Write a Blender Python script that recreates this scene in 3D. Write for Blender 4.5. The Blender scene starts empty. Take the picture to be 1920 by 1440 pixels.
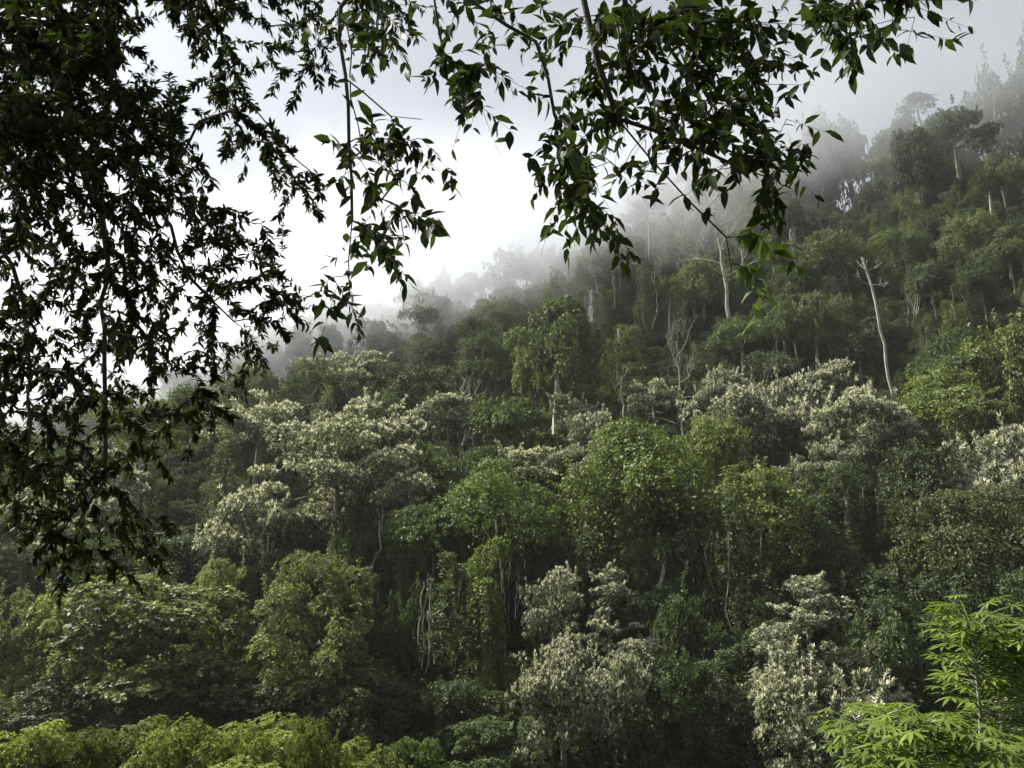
import bpy, math
import numpy as np
from mathutils import Vector, Matrix, Quaternion

sc = bpy.context.scene
col = sc.collection
R = math.radians

# ------------------------------------------------------------------ camera
PITCH = R(12.0)
FPX = 1397.0                      # focal length in pixels of a 1920 wide frame
cam_d = bpy.data.cameras.new('camera')
cam_d.sensor_width = 36.0
cam_d.lens = 36.0 * FPX / 1920.0
cam_d.clip_start = 0.1
cam_d.clip_end = 4000.0
cam = bpy.data.objects.new('camera', cam_d)
cam.location = (0, 0, 0)
cam.rotation_euler = (math.pi / 2 + PITCH, 0, 0)
col.objects.link(cam)
sc.camera = cam

# ------------------------------------------------------------------ sky and sun
SUN_AZ, SUN_EL = R(-72.0), R(50.0)      # azimuth from +Y, negative = towards -X
world = bpy.data.worlds.new('World')
sc.world = world
world.use_nodes = True
wn = world.node_tree.nodes
wl = world.node_tree.links
wn.clear()
sky = wn.new('ShaderNodeTexSky')
sky.sky_type = 'NISHITA'
sky.sun_disc = False
sky.sun_elevation = SUN_EL
sky.sun_rotation = SUN_AZ % (2 * math.pi)
sky.air_density = 1.0
sky.dust_density = 2.0
sky.ozone_density = 1.0
bg = wn.new('ShaderNodeBackground')
bg.inputs['Strength'].default_value = 0.078
wo = wn.new('ShaderNodeOutputWorld')
veil = wn.new('ShaderNodeHueSaturation')      # thin high cloud takes most of the blue out of the sky
veil.inputs['Saturation'].default_value = 0.28
wl.new(sky.outputs['Color'], veil.inputs['Color'])
wl.new(veil.outputs['Color'], bg.inputs['Color'])
wl.new(bg.outputs[0], wo.inputs['Surface'])

SUN_DIR = Vector((math.sin(SUN_AZ) * math.cos(SUN_EL), math.cos(SUN_AZ) * math.cos(SUN_EL), math.sin(SUN_EL)))
sun_d = bpy.data.lights.new('sun', 'SUN')
sun_d.energy = 5.0
sun_d.angle = R(1.5)
sun_d.color = (1.0, 0.95, 0.86)
sun = bpy.data.objects.new('sun', sun_d)
sun.rotation_euler = SUN_DIR.to_track_quat('Z', 'Y').to_euler()
col.objects.link(sun)

# ------------------------------------------------------------------ view and sampling
sc.view_settings.view_transform = 'Standard'
sc.view_settings.look = 'None'
sc.view_settings.exposure = 1.2
sc.view_settings.gamma = 1.0
sc.render.engine = 'CYCLES'
cy = sc.cycles
cy.max_bounces = 10
cy.diffuse_bounces = 2
cy.glossy_bounces = 1
cy.transmission_bounces = 3
cy.transparent_max_bounces = 4
cy.volume_bounces = 10
cy.caustics_reflective = False
cy.caustics_refractive = False
cy.sample_clamp_indirect = 4.0
cy.use_adaptive_sampling = True
cy.adaptive_threshold = 0.01
cy.use_denoising = True
cy.denoiser = 'OPENIMAGEDENOISE'
cy.denoising_input_passes = 'RGB_ALBEDO_NORMAL'
cy.volume_step_rate = 1.0
cy.volume_max_steps = 64

HAZE_D, MIST_D, MIST_Z = 0.00014, 0.040, 44.0

# ------------------------------------------------------------------ helpers
def tag(o, label=None, cat=None, group=None, kind=None):
    if label: o['label'] = label
    if cat: o['category'] = cat
    if group: o['group'] = group
    if kind: o['kind'] = kind
    return o

def norm(a):
    return a / np.maximum(np.linalg.norm(a, axis=-1, keepdims=True), 1e-9)

CF = np.array((0, math.cos(PITCH), math.sin(PITCH)))
CU = np.array((0, -math.sin(PITCH), math.cos(PITCH)))
CR = np.array((1.0, 0, 0))

def ray(u, v):
    return CF + CR * ((u - 960) / FPX) + CU * ((720 - v) / FPX)

def at(u, v, d):
    """the world point seen at photo pixel (u, v), d metres along the view axis"""
    return ray(u, v) * d

def project(p):
    p = np.asarray(p, float)
    d = p @ CF
    return 960 + FPX * (p @ CR) / d, 720 - FPX * (p @ CU) / d, d

def mesh_tris(name, V, T, mat, colr=None, smooth=False):
    me = bpy.data.meshes.new(name)
    V = np.ascontiguousarray(V, np.float32); T = np.ascontiguousarray(T, np.int32)
    n = T.shape[1]
    me.vertices.add(len(V)); me.vertices.foreach_set('co', V.ravel())
    me.loops.add(T.size); me.loops.foreach_set('vertex_index', T.ravel())
    me.polygons.add(len(T))
    me.polygons.foreach_set('loop_start', np.arange(0, T.size, n, dtype=np.int32))
    if smooth:
        me.polygons.foreach_set('use_smooth', np.ones(len(T), bool))
    me.update(calc_edges=True)
    if colr is not None:
        a = me.attributes.new('leafcol', 'FLOAT_COLOR', 'POINT')
        c = np.ones((len(V), 4), np.float32); c[:, :colr.shape[1]] = colr
        a.data.foreach_set('color', c.ravel())
    if mat: me.materials.append(mat)
    return me

def link(name, data, parent=None, loc=None, scale=None, rot=None, color=None):
    o = bpy.data.objects.new(name, data)
    col.objects.link(o)
    if parent: o.parent = parent
    if loc is not None: o.location = loc
    if scale is not None: o.scale = scale
    if rot is not None: o.rotation_euler = rot
    if color is not None: o.color = (*color, 1)
    return o

# smooth lattice noise in numpy
class VNoise:
    def __init__(self, seed):
        self.t = np.random.default_rng(seed).random((64, 64))
    def __call__(self, x, y):
        x = np.asarray(x, float); y = np.asarray(y, float)
        xi = np.floor(x).astype(int); yi = np.floor(y).astype(int)
        fx = x - xi; fy = y - yi
        fx = fx * fx * (3 - 2 * fx); fy = fy * fy * (3 - 2 * fy)
        g = lambda a, b: self.t[a % 64, b % 64]
        return ((g(xi, yi) * (1 - fx) + g(xi + 1, yi) * fx) * (1 - fy) + (g(xi, yi + 1) * (1 - fx) + g(xi + 1, yi + 1) * fx) * fy) * 2 - 1

# ------------------------------------------------------------------ materials
def nodes(name):
    m = bpy.data.materials.new(name); m.use_nodes = True
    nt = m.node_tree; nt.nodes.clear()
    out = nt.nodes.new('ShaderNodeOutputMaterial')
    return m, nt, out

def N(nt, typ, **kw):
    n = nt.nodes.new(typ)
    for k, v in kw.items():
        if k in n.inputs: n.inputs[k].default_value = v
        else: setattr(n, k, v)
    return n

def mixc(nt, fac, a, b, typ='MIX'):
    m = nt.nodes.new('ShaderNodeMix'); m.data_type = 'RGBA'; m.blend_type = typ; m.clamp_factor = True
    for s, x in ((0, fac), (6, a), (7, b)):
        if hasattr(x, 'links') or hasattr(x, 'is_linked'): nt.links.new(x, m.inputs[s])
        else: m.inputs[s].default_value = x if s == 0 else (*x, 1)
    return m.outputs[2]

def math_(nt, op, a, b=0.0, c=None):
    m = nt.nodes.new('ShaderNodeMath'); m.operation = op
    for s, x in ((0, a), (1, b), (2, c)):
        if x is None: continue
        if hasattr(x, 'is_linked'): nt.links.new(x, m.inputs[s])
        else: m.inputs[s].default_value = x
    return m.outputs[0]

def leaf_material(name, flower=(0.86, 0.85, 0.66), trans=0.32, rough=0.5, spec=0.25, sat=0.86):
    """leaf colour = the plant's own colour (object colour), varied leaf by leaf; flower spikes are cream"""
    m, nt, out = nodes(name)
    at_ = N(nt, 'ShaderNodeAttribute', attribute_name='leafcol')
    sep = nt.nodes.new('ShaderNodeSeparateColor'); nt.links.new(at_.outputs['Color'], sep.inputs[0])
    oi = nt.nodes.new('ShaderNodeObjectInfo')
    gain = math_(nt, 'MULTIPLY_ADD', sep.outputs[0], 1.0, 0.5)
    rnd = math_(nt, 'MULTIPLY_ADD', oi.outputs['Random'], 0.5, 0.75)
    gain = math_(nt, 'MULTIPLY', gain, rnd)
    base = mixc(nt, 1.0, oi.outputs['Color'], (1, 1, 1), 'MULTIPLY')
    vm = nt.nodes.new('ShaderNodeVectorMath'); vm.operation = 'SCALE'
    nt.links.new(base, vm.inputs[0]); nt.links.new(gain, vm.inputs['Scale'])
    hs = N(nt, 'ShaderNodeHueSaturation', Saturation=sat)
    nt.links.new(vm.outputs[0], hs.inputs['Color'])
    hue = math_(nt, 'MULTIPLY_ADD', sep.outputs[2], -0.032, 0.513)
    nt.links.new(hue, hs.inputs['Hue'])
    c = mixc(nt, sep.outputs[1], hs.outputs[0], flower)
    p = N(nt, 'ShaderNodeBsdfPrincipled', Roughness=rough)
    p.inputs['Specular IOR Level'].default_value = spec
    nt.links.new(c, p.inputs['Base Color'])
    t = nt.nodes.new('ShaderNodeBsdfTranslucent')
    tint = mixc(nt, sep.outputs[1], (1.25, 1.35, 0.6), (.95, .95, .85))
    tc = mixc(nt, 1.0, c, tint, 'MULTIPLY')
    nt.links.new(tc, t.inputs[0])
    mx = N(nt, 'ShaderNodeMixShader'); mx.inputs[0].default_value = trans
    nt.links.new(p.outputs[0], mx.inputs[1]); nt.links.new(t.outputs[0], mx.inputs[2])
    nt.links.new(mx.outputs[0], out.inputs['Surface'])
    return m

def bark_material(name, c1, c2, scale=4.0, moss=None):
    m, nt, out = nodes(name)
    tc = nt.nodes.new('ShaderNodeTexCoord')
    mp = N(nt, 'ShaderNodeMapping'); mp.inputs['Scale'].default_value = (1, 1, 0.25)
    nt.links.new(tc.outputs['Object'], mp.inputs[0])
    n1 = N(nt, 'ShaderNodeTexNoise', Scale=scale, Detail=6.0, Roughness=0.65)
    nt.links.new(mp.outputs[0], n1.inputs[0])
    rp = nt.nodes.new('ShaderNodeValToRGB')
    rp.color_ramp.elements[0].position = 0.35; rp.color_ramp.elements[0].color = (*c1, 1)
    rp.color_ramp.elements[1].position = 0.68; rp.color_ramp.elements[1].color = (*c2, 1)
    nt.links.new(n1.outputs[0], rp.inputs[0])
    c = rp.outputs[0]
    if moss:
        n2 = N(nt, 'ShaderNodeTexNoise', Scale=scale * 0.4, Detail=4.0)
        nt.links.new(tc.outputs['Object'], n2.inputs[0])
        f = math_(nt, 'MULTIPLY', math_(nt, 'SUBTRACT', n2.outputs[0], 0.5), 5.0)
        c = mixc(nt, f, c, moss)
    p = N(nt, 'ShaderNodeBsdfPrincipled', Roughness=0.85)
    nt.links.new(c, p.inputs['Base Color'])
    bp = N(nt, 'ShaderNodeBump', Strength=0.5, Distance=0.05)
    nt.links.new(n1.outputs[0], bp.inputs['Height']); nt.links.new(bp.outputs[0], p.inputs['Normal'])
    nt.links.new(p.outputs[0], out.inputs['Surface'])
    return m

M_LEAF = leaf_material('forest_leaf')
M_OVER = leaf_material('overhanging_leaf', trans=0.30, rough=0.5, spec=0.12)
M_NEAR = leaf_material('near_leaf', trans=0.42, rough=0.5, spec=0.16, sat=0.9)
M_LIME = leaf_material('lime_leaf', trans=0.36, rough=0.5, spec=0.2, sat=0.94)
M_BARK = bark_material('grey_brown_bark', (0.09, 0.075, 0.055), (0.24, 0.21, 0.16), 3.0, (0.05, 0.07, 0.02))
M_PALE = bark_material('pale_bark', (0.20, 0.19, 0.15), (0.50, 0.48, 0.41), 2.0)
M_VINE = bark_material('vine_bark', (0.13, 0.12, 0.09), (0.34, 0.32, 0.25), 3.0, (0.06, 0.07, 0.03))
M_TWIG = bark_material('dark_twig', (0.03, 0.025, 0.018), (0.08, 0.065, 0.045), 20.0)
M_STEM = bark_material('ringed_stem', (0.22, 0.21, 0.16), (0.42, 0.41, 0.34), 30.0)
M_ROCK = bark_material('limestone', (0.05, 0.05, 0.045), (0.22, 0.215, 0.19), 1.6, (0.035, 0.045, 0.022))

def ground_material():
    m, nt, out = nodes('forest_floor')
    tc = nt.nodes.new('ShaderNodeTexCoord')
    n1 = N(nt, 'ShaderNodeTexNoise', Scale=0.6, Detail=8.0, Roughness=0.7)
    nt.links.new(tc.outputs['Object'], n1.inputs[0])
    rp = nt.nodes.new('ShaderNodeValToRGB')
    e = rp.color_ramp.elements
    e[0].position = 0.35; e[0].color = (0.018, 0.02, 0.009, 1)
    e[1].position = 0.65; e[1].color = (0.05, 0.062, 0.02, 1)
    x = e.new(0.5); x.color = (0.03, 0.036, 0.013, 1)
    nt.links.new(n1.outputs[0], rp.inputs[0])
    p = N(nt, 'ShaderNodeBsdfPrincipled', Roughness=0.95)
    p.inputs['Specular IOR Level'].default_value = 0.1
    nt.links.new(rp.outputs[0], p.inputs['Base Color'])
    bp = N(nt, 'ShaderNodeBump', Strength=0.8, Distance=0.5)
    nt.links.new(n1.outputs[0], bp.inputs['Height']); nt.links.new(bp.outputs[0], p.inputs['Normal'])
    nt.links.new(p.outputs[0], out.inputs['Surface'])
    return m
M_GROUND = ground_material()

# ------------------------------------------------------------------ terrain
PY = np.array([-400, -60, -12, -3, 3, 8, 25, 40, 55, 70, 100, 140, 180, 215, 260, 420, 900])
PZ = np.array([60, 22, -0.5, -1.6, -1.7, -5, -12, -17, -18, -13, 2, 28, 55, 74, 66, 30, 0])
nz1, nz2, nz3 = VNoise(3), VNoise(5), VNoise(9)

def ground_z(x, y):
    x = np.asarray(x, float); y = np.asarray(y, float)
    z = np.interp(y, PY, PZ)
    k = np.clip(1 + 0.0044 * x, 0.40, 1.50)
    t = np.clip((y - 45) / 40, 0, 1)
    z = np.where(y > 45, -18 + (z + 18) * (1 + (k - 1) * t), z)
    # gullies and spurs running down the slope
    w = np.clip((y - 50) / 40, 0, 1)
    z = z + w * (6.0 * nz1(x / 38 + 7, y / 75 + 3) + 2.5 * nz2(x / 15, y / 22))
    # a notch in the ridge line and the nearer spur on the right
    z = z - w * 24 * np.exp(-((x - 0.49 * y) / 11.0) ** 2) * np.clip((y - 120) / 60, 0, 1)
    # left side: the valley opens
    z = z + nz3(x / 6, y / 6) * 0.5 * np.clip((y - 20) / 20, 0, 1)
    return z

def place(u, v, H, d0=44.0, d1=420.0):
    """first point on the line of sight through pixel (u,v) that stands H metres above the terrain"""
    r = ray(u, v)
    d = np.linspace(d0, d1, 2400)
    h = d * r[2] - ground_z(d * r[0], d * r[1])
    i = np.argmax(h < H)
    if h[i] >= H: i = np.argmin(h)
    return r * d[i], d[i]

gx = np.concatenate([np.linspace(-900, -240, 14)[:-1], np.linspace(-240, 240, 161), np.linspace(240, 900, 14)[1:]])
gy = np.concatenate([np.linspace(-400, -40, 12)[:-1], np.linspace(-40, 300, 137), np.linspace(300, 900, 14)[1:]])
GX, GY = np.meshgrid(gx, gy)
GV = np.stack([GX.ravel(), GY.ravel(), ground_z(GX, GY).ravel()], 1)
nx_ = len(gx); ii, jj = np.meshgrid(np.arange(len(gy) - 1), np.arange(nx_ - 1), indexing='ij')
a0 = (ii * nx_ + jj).ravel()
GT = np.stack([a0, a0 + 1, a0 + nx_ + 1, a0 + nx_], 1)
terrain = link('hillside_terrain', mesh_tris('hillside_terrain', GV, GT, M_GROUND, smooth=True))
tag(terrain, 'dark forest floor of the steep hillside', kind='structure')

# ------------------------------------------------------------------ leaf geometry
class Leaves:
    """collects kite shaped folded leaves"""
    def __init__(s): s.a = []
    def add(s, P, D, Nn, L, W, c, fold=0.22, droop=0.12):
        n = len(P)
        L = np.broadcast_to(np.asarray(L, float).reshape(-1, 1), (n, 1)); W = np.broadcast_to(np.asarray(W, float).reshape(-1, 1), (n, 1))
        D = norm(D); S = norm(np.cross(D, Nn)); Nn = np.cross(S, D)
        q = P + D * L * 0.45 + Nn * W * fold
        V = np.stack([P, q + S * W * 0.5, P + D * L - Nn * L * droop, q - S * W * 0.5], 1)
        s.a.append((V, np.repeat(c[:, None, :], 4, 1)))
    def mesh(s, name, mat):
        V = np.concatenate([a for a, _ in s.a]); C = np.concatenate([c for _, c in s.a])
        n = len(V); b = np.arange(n)[:, None] * 4
        T = np.concatenate([b + [0, 2, 1], b + [0, 3, 2]], 1).reshape(-1, 3)
        return mesh_tris(name, V.reshape(-1, 3), T, mat, C.reshape(-1, 3))

def rand_unit(g, n, zmin=-1.0):
    z = g.uniform(zmin, 1, n); a = g.uniform(0, 2 * math.pi, n); r = np.sqrt(1 - z * z)
    return np.stack([r * np.cos(a), r * np.sin(a), z], 1)

def tufts(lv, g, C, A, k, L, W, spread=(0.5, 1.35), droop=0.35, flower=0.0, tone=None, fl_len=2.0):
    """shoots at C pointing along A, each a whorl of k leaves, some with cream flower spikes"""
    m = len(C)
    if m == 0: return
    A = norm(A)
    ref = np.where(np.abs(A[:, 2:3]) > 0.9, [[1.0, 0, 0]], [[0, 0, 1.0]])
    X = norm(np.cross(A, ref)); Y = np.cross(A, X)
    tone = g.random(m) if tone is None else tone
    P = np.repeat(C, k, 0); AA = np.repeat(A, k, 0)
    ph = np.tile(np.arange(k) / k * 2 * math.pi, m) + np.repeat(g.random(m) * 6.28, k) + g.normal(0, .3, m * k)
    th = g.uniform(spread[0], spread[1], m * k)
    side = np.repeat(X, k, 0) * np.cos(ph)[:, None] + np.repeat(Y, k, 0) * np.sin(ph)[:, None]
    D = AA * np.cos(th)[:, None] + side * np.sin(th)[:, None]
    D[:, 2] -= droop * g.random(m * k)
    Nn = AA + 0.42 * g.normal(size=(m * k, 3))
    c = np.stack([np.clip(0.55 * np.repeat(tone, k) + 0.45 * g.random(m * k), 0, 1), np.zeros(m * k), g.random(m * k)], 1)
    s = g.uniform(0.7, 1.25, m * k)
    lv.add(P + D * (L * 0.15), D, Nn, L * s, W * s, c)
    if flower > 0:
        f = g.random(m) < flower
        kk = 11
        mf = int(f.sum())
        if mf:
            P = np.repeat(C[f], kk, 0); AA = np.repeat(A[f], kk, 0)
            D = AA + 0.75 * g.normal(size=(mf * kk, 3)); D[:, 2] += 0.3
            c = np.stack([g.uniform(.5, 1, mf * kk), g.uniform(0.65, 1.0, mf * kk), g.random(mf * kk)], 1)
            lv.add(P, D, rand_unit(g, mf * kk), L * fl_len * g.uniform(.6, 1.2, mf * kk), W * 0.6, c, fold=0.4)

def lobe_leaves(lv, g, C, r, flat, n, k, L, W, flower=0.0, up=0.35, zmin=-0.45, **kw):
    t0 = g.random(); tone = np.clip(.7 * t0 + .3 * g.random(n), 0, 1)
    """one rounded foliage clump"""
    U = rand_unit(g, n, zmin)
    bump = 1 + 0.2 * np.sin(U[:, 0] * 5 + C[0] * 9) * np.sin(U[:, 1] * 5 + C[1] * 7) + 0.06 * g.normal(size=n)
    rr = r * bump * np.where(g.random(n) < 0.86, 1.0, g.uniform(0.4, 0.9, n))
    P = np.asarray(C) + U * rr[:, None] * np.array([1, 1, flat])
    A = U * np.array([1, 1, 1 / max(flat, .3)]); A = norm(A); A[:, 2] += up
    f = flower
    if flower > 0:
        top = U[:, 2] > g.uniform(-0.15, 0.45, n)
        tufts(lv, g, P[top], A[top], k, L, W, flower=f * (.35 + .65 * (t0 > .25)), tone=tone[top], **kw)
        tufts(lv, g, P[~top], A[~top], k, L, W, tone=tone[~top], **kw)
    else:
        tufts(lv, g, P, A, k, L, W, tone=tone, **kw)

def tube(path, radii, sides=6):
    path = np.asarray(path, float); n = len(path)
    t = np.gradient(path, axis=0); t = norm(t)
    ref = np.array([0.31, 0.95, 0.05])
    X = norm(np.cross(t, ref)); Y = np.cross(t, X)
    a = np.arange(sides) / sides * 2 * math.pi
    ring = X[:, None, :] * np.cos(a)[None, :, None] + Y[:, None, :] * np.sin(a)[None, :, None]
    V = path[:, None, :] + ring * np.asarray(radii, float)[:, None, None]
    i, j = np.meshgrid(np.arange(n - 1), np.arange(sides), indexing='ij')
    j2 = (j + 1) % sides
    Q = np.stack([i * sides + j, i * sides + j2, (i + 1) * sides + j2, (i + 1) * sides + j], -1).reshape(-1, 4)
    return V.reshape(-1, 3), Q

class Tubes:
    def __init__(s): s.v = []; s.q = []; s.n = 0
    def add(s, path, radii, sides=6):
        V, Q = tube(path, radii, sides)
        s.v.append(V); s.q.append(Q + s.n); s.n += len(V)
    def mesh(s, name, mat):
        return mesh_tris(name, np.concatenate(s.v), np.concatenate(s.q), mat, smooth=True)

def curve_path(g, a, b, n=7, sag=0.0, wob=0.05):
    a = np.asarray(a, float); b = np.asarray(b, float)
    t = np.linspace(0, 1, n)[:, None]
    L = np.linalg.norm(b - a)
    p = a + (b - a) * t
    w = np.cumsum(g.normal(size=(n, 3)), 0); w -= w[0] + (w[-1] - w[0]) * t
    p = p + w * wob * L / n ** 0.5 * 1.2
    p[:, 2] += sag * L * np.sin(math.pi * t[:, 0])
    return p

# ------------------------------------------------------------------ crown prototypes (half-width about 1)
class Proto: pass

def finish(lv, tb, name, mat=None):
    p = Proto()
    p.crown = lv.mesh(name + '_crown', mat or M_LEAF)
    V = np.concatenate([a for a, _ in lv.a]).reshape(-1, 3)
    lo = np.percentile(V, 1.5, axis=0); hi = np.percentile(V, 98.5, axis=0)
    p.lo, p.hi = lo, hi
    p.limbs = tb.mesh(name + '_limbs', M_BARK) if tb and tb.v else None
    return p

def limbs_to(g, tb, lobes, z0, r0=0.05):
    """limbs that fork: each clump hangs on the nearest limb already there"""
    nodes_ = [np.array([0, 0, z]) for z in np.linspace(z0, z0 * .25, 6)]
    rad_ = list(np.linspace(r0, r0 * .7, 6))
    tb.add(np.array(nodes_), rad_, 6)
    for C in sorted([np.asarray(c, float) for c in lobes], key=lambda c: np.linalg.norm(c - nodes_[-1])):
        cost = [np.linalg.norm(C - n) + (0.6 if n[2] > C[2] + .05 else 0) for n in nodes_]
        i = int(np.argmin(cost)); a = nodes_[i]
        p = curve_path(g, a, C, 6, -.08, .12); r_ = np.linspace(min(rad_[i], r0 * .6) * .8, r0 * .12, 6)
        tb.add(p, r_, 5)
        nodes_ += [p[2], p[3]]; rad_ += [r_[2], r_[3]]

def envelope(g, amp=.34):
    """uneven crown outline: a few broad bulges and hollows"""
    B = rand_unit(g, 9); w = g.uniform(-1, 1, 9)
    return lambda U: 1 + amp * float(np.clip((np.exp(-4 * (1 - B @ U)) * w).sum(), -1.2, 1.0))

def shoots(lv, g, lobes, n, ln, L, W, flower=0.0, fl_len=1.3):
    """single leafy shoots poking out of the crown"""
    for _ in range(n):
        C, r = lobes[g.integers(len(lobes))]
        U = norm(rand_unit(g, 1, -.3)[0] + norm(C) * .8)
        a = C + U * r * .8; b = a + (U + [0, 0, .3]) * ln * g.uniform(.5, 1.4)
        m = 6; P = a + (b - a) * np.linspace(.2, 1, m)[:, None]
        tufts(lv, g, P, np.tile(norm(b - a), (m, 1)), 5, L, W, flower=flower, fl_len=fl_len)

def clump_crown(lv, g, centres, dens, k, L, W, flower, flat, lr, **kw):
    lobes = []
    for C in centres:
        r = lr[0] + (lr[1] - lr[0]) * g.random() ** 1.6
        n = max(14, int(dens * r * r * 13 * g.uniform(.8, 1.25)))
        lobe_leaves(lv, g, C, r, flat * g.uniform(.7, 1.3), n, k, L, W, flower, **kw)
        lobes.append((np.asarray(C, float), r))
    return lobes

def crown_dome(seed, nl=34, h=0.75, n=85, k=6, L=0.075, W=0.038, flower=0.0, lr=(0.13, 0.36), flat=0.7, sh=20, **kw):
    g = np.random.default_rng(seed); lv = Leaves(); tb = Tubes(); cs = []
    env = envelope(g)
    while len(cs) < nl:
        U = rand_unit(g, 1, -0.5)[0]
        C = U * np.array([0.80, 0.80, h * 0.85]) * env(U) * g.uniform(0.5, 1.08)
        C[:2] += .12 * C[2] * g.normal(size=2)
        cs.append(C)
    lobes = clump_crown(lv, g, cs, n, k, L, W, flower, flat, lr, **kw)
    shoots(lv, g, lobes, sh, .16, L, W, flower)
    limbs_to(g, tb, cs[::2], -h * 1.0)
    return finish(lv, tb, 'dome%d' % seed)

def crown_spread(seed, nl=30, n=105, k=6, L=0.075, W=0.036, flower=0.0, lr=(.12, .32), **kw):
    """flat topped: layered sheets of foliage at several levels"""
    g = np.random.default_rng(seed); lv = Leaves(); tb = Tubes(); cs = []
    env = envelope(g, .5)
    for i in range(nl):
        a = i * 2.4 + g.uniform(-.5, .5); r = 0.88 * math.sqrt((i + .3) / nl)
        r *= env(np.array([math.cos(a), math.sin(a), 0]))
        z = 0.30 * (1 - r * r) + g.uniform(-0.34, 0.14)
        cs.append(np.array([r * math.cos(a), r * math.sin(a), z]))
    lobes = clump_crown(lv, g, cs, n, k, L, W, flower, .42, lr, up=.7, zmin=-.3, **kw)
    shoots(lv, g, lobes, 22, .12, L, W, flower)
    limbs_to(g, tb, cs[::2], -0.75)
    return finish(lv, tb, 'spread%d' % seed)

def crown_cone(seed, tiers=6, h=1.5, n=100, k=6, L=0.09, W=0.04, flower=0.0, lr=(.12, .32), **kw):
    g = np.random.default_rng(seed); lv = Leaves(); tb = Tubes(); cs = []
    env = envelope(g, .4)
    for t in range(tiers * 7):
        f = g.random() ** 1.25; a = g.uniform(0, 6.28)
        q = (0.12 + 0.72 * (1 - f) ** .8) * math.sqrt(g.uniform(.15, 1)) * env(np.array([math.cos(a), math.sin(a), 0]))
        cs.append(np.array([q * math.cos(a) + .05 * math.sin(f * 7), q * math.sin(a), -h * .85 + 1.7 * h * f - .2 * q]))
    cs += [np.array([.03, 0, h * .86]), np.array([-.05, .04, h * .68])]
    lobes = clump_crown(lv, g, cs, n, k, L, W, flower, .7, lr, up=.5, **kw)
    shoots(lv, g, lobes, 24, .16, L, W, flower)
    tb.add(curve_path(g, (0, 0, -h), (0.02, 0, h * .8), 8, 0, .02), np.linspace(.05, .012, 8), 6)
    for C in cs:
        tb.add(curve_path(g, (0, 0, C[2] - .25), C, 4, .03, .05), np.linspace(.022, .005, 4), 4)
    return finish(lv, tb, 'cone%d' % seed)

def crown_tall(seed, mat=None, nl=34, h=0.95, n=70, k=6, L=0.11, W=0.06, lead=(.22, .5), **kw):
    """upright, ragged outline with leading shoots, larger leaves"""
    g = np.random.default_rng(seed); lv = Leaves(); tb = Tubes(); cs = []; env = envelope(g, .45)
    for i in range(nl):
        a = g.uniform(0, 6.28); r = 0.78 * math.sqrt(g.random()); r *= env(np.array([math.cos(a), math.sin(a), 0]))
        z = g.uniform(-h, h * 0.78 * (1 - 0.65 * r * r))
        cs.append(np.array([r * math.cos(a), r * math.sin(a), z]))
    lobes = clump_crown(lv, g, cs, n, k, L, W, 0.0, 1.0, (.12, .30), up=.5, **kw)
    for C, r in lobes:
        if C[2] > -.2 * h and g.random() < .8:
            top = C + np.array([g.normal(0, .06), g.normal(0, .06), g.uniform(*lead)])
            m = 10; pts = C + (top - C) * np.linspace(.3, 1, m)[:, None]
            tufts(lv, g, pts, np.tile([0, 0, 1.0], (m, 1)), 6, L * .9, W * .9, spread=(.7, 1.4))
    limbs_to(g, tb, cs[::2], -h * 1.05, .035)
    return finish(lv, tb, 'tall%d' % seed, mat)

def strands(lv, g, C, rx, rz, ns, hang, L, W, step=0.03):
    """creeper running over a dome at C (half-width rx, height rz) and hanging from its rim in torn bundles"""
    nb = 7; ba = g.uniform(0, 6.28, nb); bl = g.uniform(.15, 1.25, nb); br = g.uniform(.8, 1.25, nb); bt = g.random(nb)
    for s in range(ns):
        b = g.integers(nb); loose = g.random() < .35
        a = g.uniform(0, 6.28) if loose else ba[b] + g.normal(0, .24)
        r0 = g.uniform(0.0, .8); hl = hang * (g.uniform(.0, .35) if loose else bl[b] * g.uniform(.6, 1.1))
        m1 = max(3, int((1 - r0) * rx / step * 1.1)); m2 = max(2, int(hl / step))
        r = np.concatenate([np.linspace(r0, 1.0, m1), np.linspace(1.0, 1.0 + g.normal(0, .12), m2)])
        aa = a + np.cumsum(g.normal(0, .035, m1 + m2))
        z = np.concatenate([rz * np.sqrt(np.maximum(0, 1 - np.linspace(r0, 1, m1) ** 2)), -np.linspace(0, hl, m2)])
        r = r * (br[b] if not loose else 1) * (1 + 0.08 * g.normal())
        P = np.asarray(C) + np.stack([r * rx * np.cos(aa), r * rx * np.sin(aa), z], 1)
        n = len(P)
        P = P + g.normal(0, step * .9, P.shape)
        keep = g.random(n) < np.where(np.arange(n) < m1, .95, .8); P = P[keep]; aa = aa[keep]; n = len(P)
        out = np.stack([np.cos(aa), np.sin(aa), np.zeros_like(aa)], 1)
        nrm = norm(P - np.asarray(C)); nrm[:, 2] = np.maximum(nrm[:, 2], .1)
        tn = bt[b]
        D = out * .5 + [0, 0, -.6] + .6 * g.normal(size=(n, 3))
        Nn = nrm + .65 * g.normal(size=(n, 3)) + [0, 0, .3]
        c = np.stack([np.clip(.45 * tn + .55 * g.random(n), 0, 1), np.zeros(n), g.random(n)], 1)
        sc_ = g.uniform(.55, 1.35, n)
        lv.add(P, D, Nn, L * sc_, W * sc_, c)

def bare_strings(tb, g, n, rr, z0, z1, rad=.006):
    for _ in range(n):
        a = g.uniform(0, 6.28); r = rr * math.sqrt(g.random()); x, y = r * math.cos(a), r * math.sin(a)
        tb.add(curve_path(g, (x, y, z0), (x + g.normal(0, .05), y + g.normal(0, .12), z1 * g.uniform(.6, 1.1)), 6, 0, .07), np.full(6, rad * g.uniform(.6, 1.4)), 4)

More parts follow.
